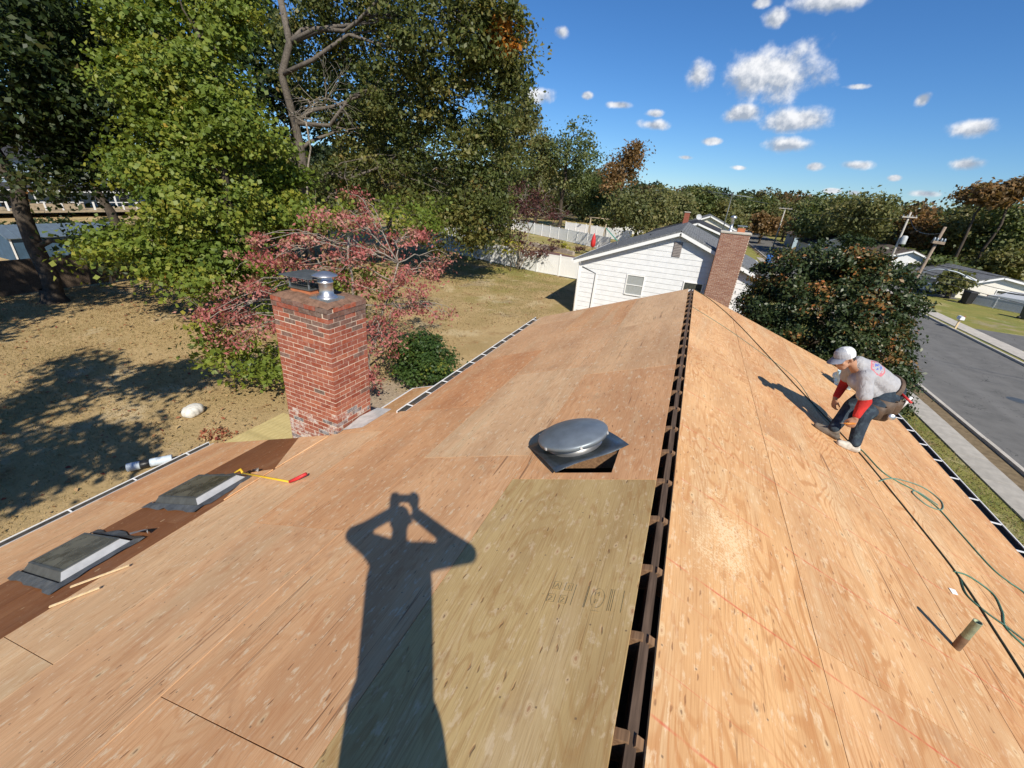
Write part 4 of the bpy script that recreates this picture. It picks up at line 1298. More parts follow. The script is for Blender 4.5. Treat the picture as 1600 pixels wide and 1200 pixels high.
pouch((2.40, 5.57, 5.07), .14, .08, .17, (-.35, -1, 0))
pouch((2.59, 5.69, 5.13), .11, .06, .17, (.4, -.9, 0))
tp_ = MB().lathe([(0, -.022), (.032, -.022), (.037, -.015), (.037, .015), (.032, .022), (0, .022)], 20)
o = tp_.build('tape_measure', STAINL, wk); o.matrix_local = Matrix.Translation(Vector((2.53, 5.51, 4.97)) - Vector(O)) @ Matrix.Rotation(R(75), 4, 'X')
# hammer handle through the loop at the back
MB().tube([Vector((2.60, 5.70, 5.20)) - Vector(O), Vector((2.68, 5.60, 5.15)) - Vector(O)], [.016, .013], 8).build('hammer_handle', REDP, wk)
MB().tube([Vector((2.66, 5.72, 5.02)) - Vector(O), Vector((2.71, 5.72, 5.18)) - Vector(O)], [.022, .016], 6).build('rag', CAPW, wk)
# knife held in the near hand
kn = thing('utility_knife', 'small orange handled knife in the roofer\'s near hand', 'knife', (2.12, 5.30, 4.86))
MB().tube([(.05, .015, .015), (-.02, 0, 0), (-.06, -.005, -.004)], [.012, .013, .010], 8).build('handle', simple('orange_plastic', (.55, .20, .03), .5), kn)
MB().poly([(-.06, -.006, -.008), (-.10, -.008, -.014), (-.06, -.006, .004), (-.06, -.003, -.008), (-.10, -.007, -.014), (-.06, -.003, .004)], [(0, 1, 2), (5, 4, 3), (0, 3, 4, 1), (1, 4, 5, 2)]).build('blade', STAINL, kn)
# crumpled clear plastic bag lying behind him
g = np.random.default_rng(8)
bmx = bmesh.new(); bmesh.ops.create_icosphere(bmx, subdivisions=4, radius=1.0)
for v in bmx.verts:
    d = v.co.copy()
    k = 1 + .16 * math.sin(d.x * 7 + d.z * 5) + .12 * math.sin(d.y * 9 - d.z * 8 + 1) + .07 * math.sin(d.x * 19 + d.y * 15) + g.normal() * .02
    v.co = Vector((d.x * .17 * k, d.y * .15 * k, max(d.z * .24 * k, -.17)))
me = bpy.data.meshes.new('plastic_bag'); bmx.to_mesh(me); bmx.free()
PLAST = simple('pale_blue_plastic_film', (.42, .62, .72), .25, var=.45, scale=9, bump=.6, spec=.6)
o = link('plastic_bag', me, PLAST, None, (3.05, 8.55, rz_(3.05) + .18)); o.rotation_euler = (0, R(14), .6)
tag(o, 'crumpled pale blue plastic bag on the plywood beyond the roofer', 'plastic bag')
sc_ = MB().poly([(-.03, -.02, 0), (.025, -.025, .004), (.035, .015, .012), (-.01, .03, .003)], [(0, 1, 2, 3)]).build('paper_scrap', WHITE)
sc_.matrix_world = slope_matrix('R', (2.46 - RX) / CS, 3.42, .004, .5)
tag(sc_, 'small white paper scrap left of the green hose bundle', 'scrap')

# ---- the photographer, standing behind the lens; his shadow falls across the plywood
ph = thing('person', 'standing photographer with both arms raised, known by the shadow on the plywood', 'person', (.12, -.35, rz_(.12)))
O = (.12, -.35, rz_(.12))
cx = Vector((M3[0][0], M3[1][0], M3[2][0])); cz = Vector((M3[0][2], M3[1][2], M3[2][2])); cy = Vector((M3[0][1], M3[1][1], M3[2][1]))
C0 = Vector((0, 0, HC))
fx_ = Vector((-.36, .93, 0)); sx_ = Vector((.93, .36, 0))
hd = Vector((.075, -.195, 6.965)); nk = hd + Vector((.01, -.035, -.16)); ch_ = nk + Vector((.01, -.02, -.22)); pv = Vector((.125, -.33, 6.13))
hands = [C0 + cx * (q * .092) + cz * .045 - cy * .015 for q in (1, -1)]
shd = [nk + sx_ * (q * .185) + Vector((0, 0, -.07)) for q in (1, -1)]
elb = [C0 + sx_ * (q * .41) - fx_ * .12 + Vector((0, 0, -.30)) for q in (1, -1)]
ft = [Vector((.30, -.30, 0)), Vector((-.05, -.42, 0))]
an = [Vector((p.x, p.y, rz_(p.x) + .10)) for p in ft]
kn_ = [(pv + sx_ * q * .10) * .48 + a * .52 + fx_ * .03 for a, q in zip(an, (1, -1))]
body = [[P4(pv, .14), P4((pv + ch_) / 2, .135), P4(ch_, .145), P4(nk, .06), P4(hd - Vector((0, 0, .05)), .055)], [P4(shd[0], .07), P4(ch_ + Vector((0, 0, .1)), .10), P4(shd[1], .07)]]
for i, q in enumerate((1, -1)):
    body.append([P4(shd[i], .06), P4(elb[i], .043), P4(hands[i] + cz * .07 - cy * .05, .028)])
    body.append([P4(pv + sx_ * q * .09, .09), P4(kn_[i], .062), P4(an[i], .042)])
    body.append([P4(an[i] + Vector((0, 0, -.055)), .042), P4(an[i] + fx_ * .13 + Vector((0, 0, -.065 - T * .0)), .034)])
    body += hand_chains(hands[i] + cz * .07 - cy * .045, cy * .9 - cz * .35, -cx * q * .6 - cz * .2, cx * q, .55, .95)
body += head_chains(hd, fx_, (0, 0, 1))
organic('body', body, SKIN, ph, .009, 4, None, O)
NAVY = cloth_mat('navy_work_shirt', (.03, .035, .06), .3)
organic('shirt', [[P4(pv + Vector((0, 0, .02)), .175), P4((pv + ch_) / 2, .190), P4(ch_, .205), P4(nk - Vector((0, 0, .05)), .075)], [P4(shd[0], .085), P4(ch_ + Vector((0, 0, .08)), .13), P4(shd[1], .085)]]
        + [[P4(shd[i], .078), P4(elb[i], .058)] for i in (0, 1)] + [[P4(elb[i], .056), P4(hands[i] + cz * .07 - cy * .09, .036)] for i in (0, 1)], NAVY, ph, .012, 4, None, O)
organic('trousers', [[P4(pv, .172), P4(pv - Vector((0, 0, .06)), .165)]] + [[P4(pv + sx_ * q * .095 - Vector((0, 0, .04)), .115), P4(kn_[i], .085), P4(an[i] + Vector((0, 0, .02)), .068)] for i, q in enumerate((1, -1))], JEANS, ph, .012, 4, None, O)
phone = thing('mobile_phone', 'dark slab phone held up by the photographer', 'phone', C0)
o = MB().box(-.074, .074, -.036, .036, .014, .022).build('phone_body', BLACK, phone)
o.matrix_local = M3.to_4x4()
o = MB().box(-.070, .070, -.032, .032, .0222, .0232).build('screen', GLASS, phone)
o.matrix_local = M3.to_4x4()
# ------------------------------------------------------------------ the white neighbour house
SHINGLE = NT('grey_shingles')
def _shingle(t, c1, c2):
    p = t.obj(); n = t.noise(p, 5, 5, .6)
    br = t.n('ShaderNodeTexBrick'); br.inputs['Scale'].default_value = 1.0
    br.inputs['Brick Width'].default_value = .33; br.inputs['Row Height'].default_value = .145; br.inputs['Mortar Size'].default_value = .008
    br.inputs['Color1'].default_value = (*c1, 1); br.inputs['Color2'].default_value = (*c2, 1); br.inputs['Mortar'].default_value = (c1[0] * .4, c1[1] * .4, c1[2] * .4, 1)
    sp = t.xyz(p); cb = t.n('ShaderNodeCombineXYZ'); t.l(sp[1], cb.inputs[0]); t.l(sp[0], cb.inputs[1]); t.l(cb.outputs[0], br.inputs['Vector'])
    c = t.mix(t.math('MULTIPLY', t.range(n, .4, .7), .4), br.outputs['Color'], tuple(x * 1.6 for x in c2))
    t.bump(t.math('ADD', t.math('MULTIPLY', br.outputs['Fac'], -1.), t.noise(p, 80, 3)), .5, .01)
    return t.done(c, .92, 0, .15)
SHINGLE = _shingle(SHINGLE, (.13, .135, .14), (.18, .185, .19))
SHINGLE2 = _shingle(NT('dark_shingles'), (.035, .036, .042), (.06, .06, .066))
SHINGLE3 = _shingle(NT('brown_shingles'), (.10, .08, .07), (.15, .12, .10))
SIDE_W = simple('white_shingle_siding', (.72, .73, .74), .6, var=.10, scale=3)
SIDE_G = simple('grey_vinyl_siding', (.40, .40, .40), .6, var=.06, scale=2)
SIDE_B = simple('pale_blue_siding', (.34, .44, .52), .6, var=.08, scale=2)
SIDE_C = simple('cream_siding', (.70, .66, .56), .6, var=.08, scale=2)
SHEDB = simple('blue_shed_paint', (.05, .10, .16), .6, var=.3, scale=3)


def slope_slab(x0, z0, x1, z1, y0, y1, t, m, name, parent, ox=0.):
    "roof slab from (x0,z0) ridge to (x1,z1) eave, local x runs down the slope"
    d = Vector((x1 - x0, 0, z1 - z0)); L = d.length; d.normalize(); n = Vector((-d.z, 0, d.x)); n = n if n.z > 0 else -n
    Yv = n.cross(d)
    mt = Matrix((d, Yv, n)).transposed().to_4x4()
    f = 1 if Yv.y > 0 else -1
    a, b = sorted((f * y0, f * y1))
    o = MB().box(0, L, a, b, -t, 0).build(name, m, parent)
    o.matrix_local = Matrix.Translation((x0, 0, z0)) @ mt
    return o


def window(parent, x, y, z, w, h, frame_m=WHITE, face='-y', name='window', bars=1, pane_m=None):
    "window set on a wall; face -y or +x"
    r = empty(name); r.parent = parent; r.location = (x, y, z); r.rotation_euler = (0, 0, 0 if face == '-y' else math.pi / 2)
    mb = MB(); t = .06
    mb.box(-w / 2 - t, -w / 2, -.05, .02, -h / 2 - t, h / 2 + t).box(w / 2, w / 2 + t, -.05, .02, -h / 2 - t, h / 2 + t)
    mb.box(-w / 2, w / 2, -.05, .02, h / 2, h / 2 + t).box(-w / 2, w / 2, -.07, .02, -h / 2 - t, -h / 2).box(-w / 2, w / 2, -.04, .0, -.02, .02)
    mb.build('frame', frame_m, r)
    MB().box(-w / 2, w / 2, -.012, .004, -h / 2, h / 2).build('pane', pane_m or GLASS, r)
    return r


WY = 26.0
wh = thing('white_house', 'white sided house with grey shingle gable roof and tall brick chimney', 'house', (0, WY, 0))
AX, AZ = -.73, 5.50                          # gable apex (wall)
XL, XR = -6.15, 4.35
zl, zr = AZ - (AX - XL) * .372, AZ - (XR - AX) * .40
LEN = 12.2
MB().prism([(XL, 0), (XR, 0), (XR, zr - .02), (AX, AZ - .02), (XL, zl - .02)], LEN, 'y', .02).build('wall', SIDE_W, wh)
# siding courses, each a board lapped over the next
k = 0; z = .25
while z < AZ - .15:
    z1 = min(z + .30, AZ - .06)
    def xr(zz):
        a = XL if zz < zl else AX - (AZ - zz) / .372
        b = XR if zz < zr else AX + (AZ - zz) / .40
        return a + .02, b - .02
    a0, b0 = xr(z); a1, b1 = xr(z1)
    if b1 - a1 > .1:
        MB().poly([(a0, -.028, z), (b0, -.028, z), (b1, -.012, z1 - .012), (a1, -.012, z1 - .012), (a0, .03, z), (b0, .03, z), (b1, .03, z1 - .012), (a1, .03, z1 - .012)],
                  [(0, 1, 2, 3), (4, 7, 6, 5), (0, 4, 5, 1), (3, 2, 6, 7), (0, 3, 7, 4), (1, 5, 6, 2)]).build('siding_board', SIDE_W, wh)
    z += .30
slope_slab(AX, AZ + .16, XL - .42, zl - .15 + .10, -.36, LEN + .3, .10, SHINGLE, 'roof', wh)
slope_slab(AX, AZ + .16, XR + .45, zr - .18 + .10, -.36, LEN + .3, .10, SHINGLE, 'roof', wh)
slope_slab(AX, AZ + .055, XL - .40, zl - .05 - .15 + .055, -.40, -.34, .17, WHITE, 'rake_board', wh)
slope_slab(AX, AZ + .055, XR + .43, zr - .05 - .18 + .055, -.40, -.34, .17, WHITE, 'rake_board', wh)
MB().box(XL - .52, XL - .40, -.38, LEN + .3, zl - .22, zl - .08).build('gutter', WHITE, wh)
MB().box(XR + .40, XR + .52, -.38, LEN + .3, zr - .25, zr - .10).build('gutter', WHITE, wh)
MB().box(XL - .02, XL + .09, -.036, .08, 0, zl - .1).build('corner_board', WHITE, wh)
MB().tube([(XL - .10, -.06, zl - .2), (XL - .06, -.06, zl - .4), (XL - .05, -.06, .1)], .035, 8).build('downspout', WHITE, wh)
cord_ = [(-6.0, -.045, 3.0), (-5.12, -.045, 2.70), (-5.16, -.045, .3)]
MB().tube(cord_, .022, 6).build('service_cable', DKMETAL, wh)
MB().box(-5.14, -5.0, -.05, .0, .1, 2.62).build('trim_board', WHITE, wh)
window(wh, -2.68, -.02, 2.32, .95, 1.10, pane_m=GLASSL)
window(wh, .55, -.02, 2.35, .95, 1.10)
lv = empty('gable_vent'); lv.parent = wh; lv.location = (-.74, -.03, 4.62)
MB().box(-.22, .22, -.03, .02, -.40, .40).build('vent_frame', simple('brown_vent', (.22, .19, .18), .7), lv)
for i in range(9):
    MB().box(-.20, .20, -.05, -.028, -.38 + i * .085, -.33 + i * .085).build('slat', simple('vent_slat', (.30, .27, .26), .7) if i == 0 else bpy.data.materials['vent_slat'], lv)
# roof details
MB().lathe([(.14, 0), (.12, .12), (.20, .14), (.2, .2), (0, .24)], 16).build('roof_fan', DKMETAL, wh, (-2.7, 5.5, 4.72))
MB().tube([(-4.6, 3.0, 4.0), (-4.6, 3.0, 4.45)], .04, 8).build('vent_stack', DKMETAL, wh)
# its brick chimney, bricks laid as real courses (too small to pick apart)
BR_TAN = brick_mat('brick_tan_red', (.36, .17, .11), (.24, .11, .075), .12)
wc = link('chimney', MB().box(-.688, .688, -.688, .0, -5.2, .62).mesh('chimney'), MORTAR, wh, (1.92, 0, 5.2))
mbk = MB(); g = random.Random(5)
for c in range(80):
    z = -4.9 + c * .068
    o_ = 0 if c % 2 else .105
    x = -.70 - (0 if c % 2 else .0)
    for i in range(8):
        a = -.695 + i * .21 - o_; b = a + .198
        a, b = max(a, -.695), min(b, .695)
        if b - a > .03: mbk.box(a, b, -.695 + g.uniform(-.004, .004), -.6, z, z + .056)
    for i in range(4):
        a = -.69 + i * .21 - o_ * .8 + .1; b = a + .198; b = min(b, -.01)
        if b - a > .03:
            mbk.box(.6, .695 + g.uniform(-.003, .003), a, b, z, z + .056); mbk.box(-.695 - g.uniform(0, .003), -.6, a, b, z, z + .056)
o = mbk.build('brick_courses', BR_TAN, wc); o['kind'] = 'stuff'
bevel(MB().box(-.74, .74, -.74, .05, .55, .66).build('cap_slab', CONCP, wc), .02)
MB().box(.05, .40, -.5, -.15, .66, .85).build('clay_flue', TERRA, wc)
MB().box(.0, .46, -.56, -.10, .93, .97).build('flue_lid', GALV, wc)
for sx in (.04, .41):
    MB().box(sx - .012, sx + .012, -.34, -.30, .84, .94).build('lid_leg', GALV, wc)
MB().lathe([(.13, .64), (.13, .7), (.07, .72), (.07, 1.25), (.15, 1.27), (.15, 1.36), (.05, 1.42), (0, 1.43)], 16, (-.28, -.33, 0)).build('metal_flue', STAINL, wc)
# television aerial strapped to the gable
an_ = thing('tv_antenna', 'spindly television aerial on a dark mast beside the tan brick chimney', 'antenna', (1.33, 26.9, 4.75))
MB().tube([(0, 0, -.4), (.0, 0, 1.4), (0, 0, 2.95)], [.03, .026, .02], 8).build('mast', DKMETAL, an_)
MB().tube([(-1.1, .3, 2.92), (1.0, -.28, 2.78)], .014, 6).build('boom', GALV, an_)
am = MB().tube([(-.55, 0, 0), (.55, 0, 0)], .006, 4).mesh('element'); am.materials.append(GALV)
for i in range(9):
    t_ = i / 8; o = link('element', am, None, an_, (-1.05 + 2.0 * t_, .29 - .55 * t_, 2.92 - .13 * t_)); o.rotation_euler = (0, .1, 1.25); o.scale = (1.1 - .6 * t_, 1, 1)
MB().tube([(-1.75, .5, 3.04), (0, 0, 2.6)], .007, 4).build('guy_wire', DKMETAL, an_)
MB().tube([(1.75, -.3, 2.55), (0, 0, 2.75)], .007, 4).build('guy_wire', DKMETAL, an_)

# ------------------------------------------------------------------ further houses
def gable_house(name, label, x0, x1, y0, y1, ze, za, wall_m, roof_m, apex=None, windows=(), group='houses along the street', axis='y', ov=.4):
    "gable towards the camera (axis y)"
    h = thing(name, label, 'house', ((x0 + x1) / 2, y0, 0), 0, group)
    w = (x1 - x0) / 2; ax_ = (apex if apex is not None else (x0 + x1) / 2) - (x0 + x1) / 2
    if axis == 'y':
        MB().prism([(-w, -.5), (w, -.5), (w, ze), (ax_, za), (-w, ze)], y1 - y0, 'y', 0).build('wall', wall_m, h)
        for sx in (-1, 1):
            dz = (za - ze) / abs(sx * w - ax_) * ov
            slope_slab(ax_, za + .12, sx * (w + ov), ze + .12 - dz, -ov, y1 - y0 + ov, .10, roof_m, 'roof', h)
            slope_slab(ax_, za + .016, sx * (w + ov - .02), ze + .016 - dz, -ov - .04, -ov + .03, .18, WHITE, 'rake_board', h)
    else:
        MB().box(-w, w, 0, y1 - y0, -.5, ze).build('wall', wall_m, h)
        ym = (y1 - y0) / 2
        MB().prism([(0, ze), (y1 - y0, ze), (ym, za)], 2 * w - .1, 'x', -w + .05).build('gable', wall_m, h)
        mb = MB()
        for s_ in (-1, 1):
            a, b = (ym, za + .1), (ym + s_ * (ym + ov), ze + .1 - (za - ze) / ym * ov)
            q = MB().prism([a, b, (b[0], b[1] - .1), (a[0], a[1] - .1)] if s_ > 0 else [b, a, (a[0], a[1] - .1), (b[0], b[1] - .1)], 2 * w + 2 * ov, 'x', -w - ov)
            q.build('roof', roof_m, h)
    for (wx, wz, ww, hh) in windows: window(h, wx, -.015, wz, ww, hh)
    return h

h2 = gable_house('grey_house', 'grey sided gable house just behind the white house', -4.6, 4.6, 50, 60, 3.75, 5.25, SIDE_G, SHINGLE2, windows=((-2.3, 2.4, 1, 1.1),))
bevel(MB().box(-.13, .13, -.03, .02, 4.35, 4.75).build('gable_vent', WHITE, h2), .01)
h2c = MB().box(-.28, .28, 0, .5, 3.8, 6.1).build('chimney', BRICKS[0], h2, (-1.35, 3.5, 0)); MB().box(-.34, .34, -.06, .56, 6.1, 6.18).build('chimney_cap', CONCP, h2c)
MB().lathe([(0, 0), (.18, .03), (.30, .10)], 16).build('satellite_dish', simple('dish_grey', (.45, .46, .47), .5), h2, (-.1, 2.2, 5.75)).rotation_euler = (R(70), 0, .4)
h3 = gable_house('pale_house', 'pale gable house farther back behind the grey house', -3.6, 6.5, 72, 82, 3.5, 5.6, SIDE_C, SHINGLE, windows=((-2, 2.2, 1, 1.1), (2, 2.2, 1, 1.1)))
h4 = gable_house('blue_house', 'small blue house with white gable at the far street bend', 19.5, 27.5, 108, 118, 2.6, 4.0, SIDE_B, SHINGLE3, windows=((-2.0, 1.5, 1, 1.0),))
h5 = gable_house('bungalow', 'white bungalow with dark roof behind the two utility poles', 23.4, 29.6, 72, 84, 2.4, 3.6, SIDE_W, SHINGLE3, windows=((.6, 1.6, 1.0, .9), (-1.6, 1.5, .8, .9)))
h6 = gable_house('long_house', 'low dark roofed house beside the bungalow among trees', 17.6, 25.5, 84, 94, 2.6, 4.0, SIDE_C, SHINGLE2, windows=((1, 1.6, 1, .9),))
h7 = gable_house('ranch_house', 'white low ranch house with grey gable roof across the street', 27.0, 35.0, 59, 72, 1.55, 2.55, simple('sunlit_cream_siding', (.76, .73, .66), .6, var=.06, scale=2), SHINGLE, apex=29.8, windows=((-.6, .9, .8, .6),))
h8 = gable_house('far_house', 'distant white house glimpsed between dark trees past the fences', -17.5, -11.5, 100, 110, 3.0, 4.6, SIDE_W, SHINGLE2, windows=((-1.2, 1.9, 1, 1.1), (1.3, 1.9, 1, 1.1)))
h9 = gable_house('street_house', 'brown roofed house far down the street on the right', 9.0, 17.5, 150, 160, 2.6, 4.4, SIDE_C, SHINGLE3)

# two storey blue house seen through the trees on the left
bh = thing('blue_two_storey_house', 'large pale blue house with porch and deck seen through the left trees', 'house', (-76, 30, 0))
MB().box(-10, 0, -14, 14, 0, 6.2).build('wall', SIDE_B, bh)
MB().prism([(-10.5, 6.1), (.5, 6.1), (-5, 8.9)], 29, 'y', -14.5).build('roof', SHINGLE2, bh)
MB().prism([(-.02, 3.35), (3.2, 2.85), (3.2, 2.98), (-.02, 3.5)], 20, 'y', -11).build('porch_roof', SHINGLE2, bh)
MB().box(3.1, 3.25, -11, 9, 2.7, 2.9).build('fascia', WHITE, bh)
for i in range(6):
    MB().box(3.0, 3.14, -10.9 + i * 3.9, -10.76 + i * 3.9, .8, 2.75).build('porch_post', WHITE, bh)
MB().box(0, 5.0, -11, 9.5, .55, .8).build('deck', POSTW, bh)
for i in range(14):
    MB().box(4.8, 4.95, -11 + i * 1.55, -10.85 + i * 1.55, .8, 1.75).build('rail_post', WHITE, bh)
for i, (a, b) in enumerate(((-11, -6.5), (-5, .5), (2, 9.3))):
    MB().box(4.83, 4.9, a, b, .85, 1.55 if i == 1 else 1.2).build('rail_panel', POSTW, bh)
    MB().box(4.78, 4.96, a, b, 1.66, 1.74).build('top_rail', WHITE, bh)
for yy, z, w_, h_2 in ((-8, 1.9, 1.6, 1.7), (-4.2, 1.9, 1.8, 2.0), (.5, 1.9, 1.6, 1.7), (4.5, 1.85, 1.0, 2.1), (7.2, 1.85, .9, 2.1), (-9, 4.7, 1.3, 1.4), (-4, 4.7, 1.3, 1.4), (1.5, 4.7, 1.3, 1.4), (7, 4.7, 1.3, 1.4)):
    window(bh, .02, yy, z, w_, h_2, WHITE, '+x')

# blue shed behind the fence
sh = thing('garden_shed', 'dark blue garden shed with ribbed metal roof behind the wooden fence', 'shed', (-42.6, 13.6, 0))
MB().box(-3.0, .0, 0, 6.8, 0, 1.55).build('wall', SHEDB, sh)
MB().prism([(-3.0, 1.55), (0, 1.55), (-1.5, 2.15)], 6.7, 'y', .05).build('gable', SHEDB, sh)
TIN = simple('blue_grey_tin_roof', (.20, .26, .31), .4, .5, var=.2, scale=3)
for sx in (-1.7, 1.7):
    r_ = slope_slab(-1.5, 2.26, -1.5 + sx, 1.55, -.15, 6.95, .04, TIN, 'roof', sh)
    L = Vector((sx, 0, -.71)).length
    f_ = 1 if sx > 0 else -1
    for i in range(13):
        y_ = f_ * (-.1 + i * .57)
        MB().box(.02, L - .02, y_ - .025, y_ + .025, 0, .035).build('rib', TIN, r_)
for yy in (.0, 6.76): MB().box(-.06, .06, yy, yy + .08, 0, 1.55).build('corner_trim', WHITE, sh)
MB().box(.0, .04, 2.6, 4.1, 0, 1.45).build('door', simple('shed_door_blue', (.09, .16, .23), .6), sh)

# ------------------------------------------------------------------ fences
def fence(name, label, pts, h, pan, post_m, panel_m, step=2.4, group=None, grooves=8, capm=None, thick=.04, postw=.12):
    f = thing(name, label, 'fence', (pts[0][0], pts[0][1], 0), 0, group)
    o0 = Vector((pts[0][0], pts[0][1], 0))
    cache = {}
    for a, b in zip(pts[:-1], pts[1:]):
        a, b = Vector((a[0], a[1], 0)), Vector((b[0], b[1], 0))
        L = (b - a).length; n = max(1, round(L / step)); d = (b - a) / n; ang = math.atan2(d.y, d.x); w = d.length
        key = round(w, 3)
        if key not in cache:
            mb = MB(); bw = (w - postw) / grooves
            for i in range(grooves):
                mb.box(postw / 2 + i * bw + .006, postw / 2 + (i + 1) * bw - .006, -thick / 2, thick / 2, .06, h - .04)
            mb.box(postw / 2, w - postw / 2, -thick * .25, thick * .25, .05, h - .03)
            pm_ = mb.mesh('panel'); pm_.materials.append(panel_m)
            rm_ = MB().box(postw / 2, w - postw / 2, -thick * .8, thick * .8, 0, .10).mesh('rail'); rm_.materials.append(panel_m)
            qm_ = MB().box(-postw / 2, postw / 2, -postw / 2, postw / 2, -.2, h + .06).poly([(-postw * .6, -postw * .6, h + .06), (postw * .6, -postw * .6, h + .06), (postw * .6, postw * .6, h + .06), (-postw * .6, postw * .6, h + .06), (0, 0, h + .14)], [(3, 2, 1, 0), (0, 1, 4), (1, 2, 4), (2, 3, 4), (3, 0, 4)]).mesh('post'); qm_.materials.append(post_m)
            cache[key] = (pm_, rm_, qm_)
        pm_, rm_, qm_ = cache[key]
        for i in range(n):
            for nm, me, zz in (('panel', pm_, 0), ('rail', rm_, h - .10), ('rail', rm_, .05), ('post', qm_, 0)):
                o = link(nm, me, None, f, a + d * i - o0 + Vector((0, 0, zz))); o.rotation_euler = (0, 0, ang)
        o = link('post', qm_, None, f, b - o0); o.rotation_euler = (0, 0, ang)
    return f
fence('vinyl_fence', 'white vinyl fence ending at the white house corner behind the lawn', [(-6.3, 37.2), (-13.2, 38.1), (-19, 40.0), (-29.5, 44.2)], 1.83, 0, VINYL, VINYL, 2.3, 'white vinyl fences')
fence('vinyl_fence', 'white vinyl fence around the far side of the neighbouring yard', [(-29.5, 44.2), (-32.5, 62), (-34.5, 79), (-21, 70), (-11, 62.5)], 1.83, 0, VINYL, VINYL, 2.4, 'white vinyl fences')
fence('vinyl_fence', 'distant white vinyl fence beyond the swing set', [(-24.5, 86), (-10.5, 80)], 1.9, 0, VINYL, VINYL, 2.4, 'white vinyl fences')
fence('wooden_fence', 'weathered wooden fence darkened for shade, with pale posts, along the back yard', [(-31.6, -6), (-32.4, 9), (-33.2, 26.5)], 1.80, 0, POSTW, FENCEW, 2.4, None, 12, None, .03, .15)
fence('vinyl_fence', 'short white fence panel showing under the maple', [(-32.9, 17.0), (-33.2, 21.8)], 1.6, 0, VINYL, VINYL, 2.4, 'white vinyl fences')

# ------------------------------------------------------------------ street furniture
def pole(label, x, y, h, r, m, arms=(), lean=(0, 0), trans=False, lamp=False, group='utility poles'):
    p = thing('utility_pole', label, 'utility pole', (x, y, 0), 0, group)
    p.rotation_euler = (lean[0], lean[1], 0)
    MB().tube([(0, 0, -.2), (0, 0, h * .5), (0, 0, h)], [r, r * .85, r * .7], 12).build('shaft', m, p)
    for z, L, ang in arms:
        o = MB().box(-L / 2, L / 2, -.06, .06, -.06, .06).build('crossarm', m, p, (0, -.14, z)); o.rotation_euler = (0, 0, ang)
        for i in (-.9, -.35, .35, .9):
            MB().lathe([(.045, 0), (.05, .08), (.03, .14), (0, .16)], 8).build('insulator', GALV, o, (i * L / 2 * .95, 0, .06))
    if trans:
        MB().lathe([(.0, 0), (.26, .0), (.27, .05), (.27, .75), (.2, .85), (0, .88)], 16).build('transformer', simple('transformer_grey', (.45, .47, .48), .5), p, (.33, -.2, h - 3.2))
    if lamp:
        MB().tube(spline([(0.1, 0, lamp), (.5, -.05, lamp + .28), (1.2, -.1, lamp + .32), (1.75, -.15, lamp + .18)], 6), .035, 8).build('lamp_arm', GALV, p)
        MB().poly([(1.65, -.26, lamp + .14), (2.15, -.22, lamp + .05), (2.15, -.08, lamp + .05), (1.65, -.04, lamp + .14), (1.65, -.24, lamp + .26), (2.12, -.21, lamp + .14), (2.12, -.1, lamp + .14), (1.65, -.06, lamp + .26)],
                  [(0, 1, 2, 3)[::-1], (4, 5, 6, 7), (0, 1, 5, 4), (1, 2, 6, 5), (2, 3, 7, 6), (3, 0, 4, 7)]).build('lamp_head', simple('street_lamp_head', (.62, .63, .62), .4), p)
    return p
pole('near brown utility pole carrying a street lamp arm beside the holly', 10.30, 27.0, 6.9, .085, POLEW, ((6.2, .55, .3),), (0, R(3.5)), lamp=4.75)
pole('pale utility pole with a grey transformer across the street', 20.6, 60, 7.9, .12, POLEG, ((7.4, 1.4, .2),), (0, R(-1)), trans=True)
pole('pale far utility pole with single crossarm at the street bend', 15.0, 101, 7.6, .14, POLEG, ((7.5, 2.3, 0),))
pole('brown far utility pole with single crossarm nearer the kerb', 16.3, 91, 6.2, .13, POLEW, ((6.0, 2.4, 0),))
pole('small far utility pole seen above the grey house roof', 2.9, 120, 8.6, .16, POLEG, ((8.4, 2.2, 0),))


def wire(label, a, b, sag, r=.012, name='power_line'):
    a, b = Vector(a), Vector(b); pts = []
    for i in range(25):
        t = i / 24; p = a.lerp(b, t); p.z -= sag * 4 * t * (1 - t); pts.append(p)
    return tag(MB().tube(pts, r, 5).build(name, BLACK), label, 'wire', 'overhead wires')
wire('upper overhead wire from the lamp pole crossing the street lawn', (10.75, 27, 5.2), (38, 20, 5.0), .5, .014)
wire('overhead wire running from the lamp pole to the transformer pole', (10.7, 27, 6.6), (20.7, 60, 7.2), .5, .012)
wire('overhead wire along the street from the transformer pole', (20.6, 60, 7.3), (15.0, 101, 7.5), .6, .014)
wire('overhead wire between the two far utility poles', (15.2, 101, 7.55), (16.3, 91, 6.1), .2, .02)
wire('lower pair of dark wires drooping over the green lawn', (10.6, 27, 4.9), (36, 22, 3.4), .6, .012)
wire('lowest dark wire drooping over the opposite lawn', (10.6, 27, 4.6), (36, 21, 2.9), .7, .012)

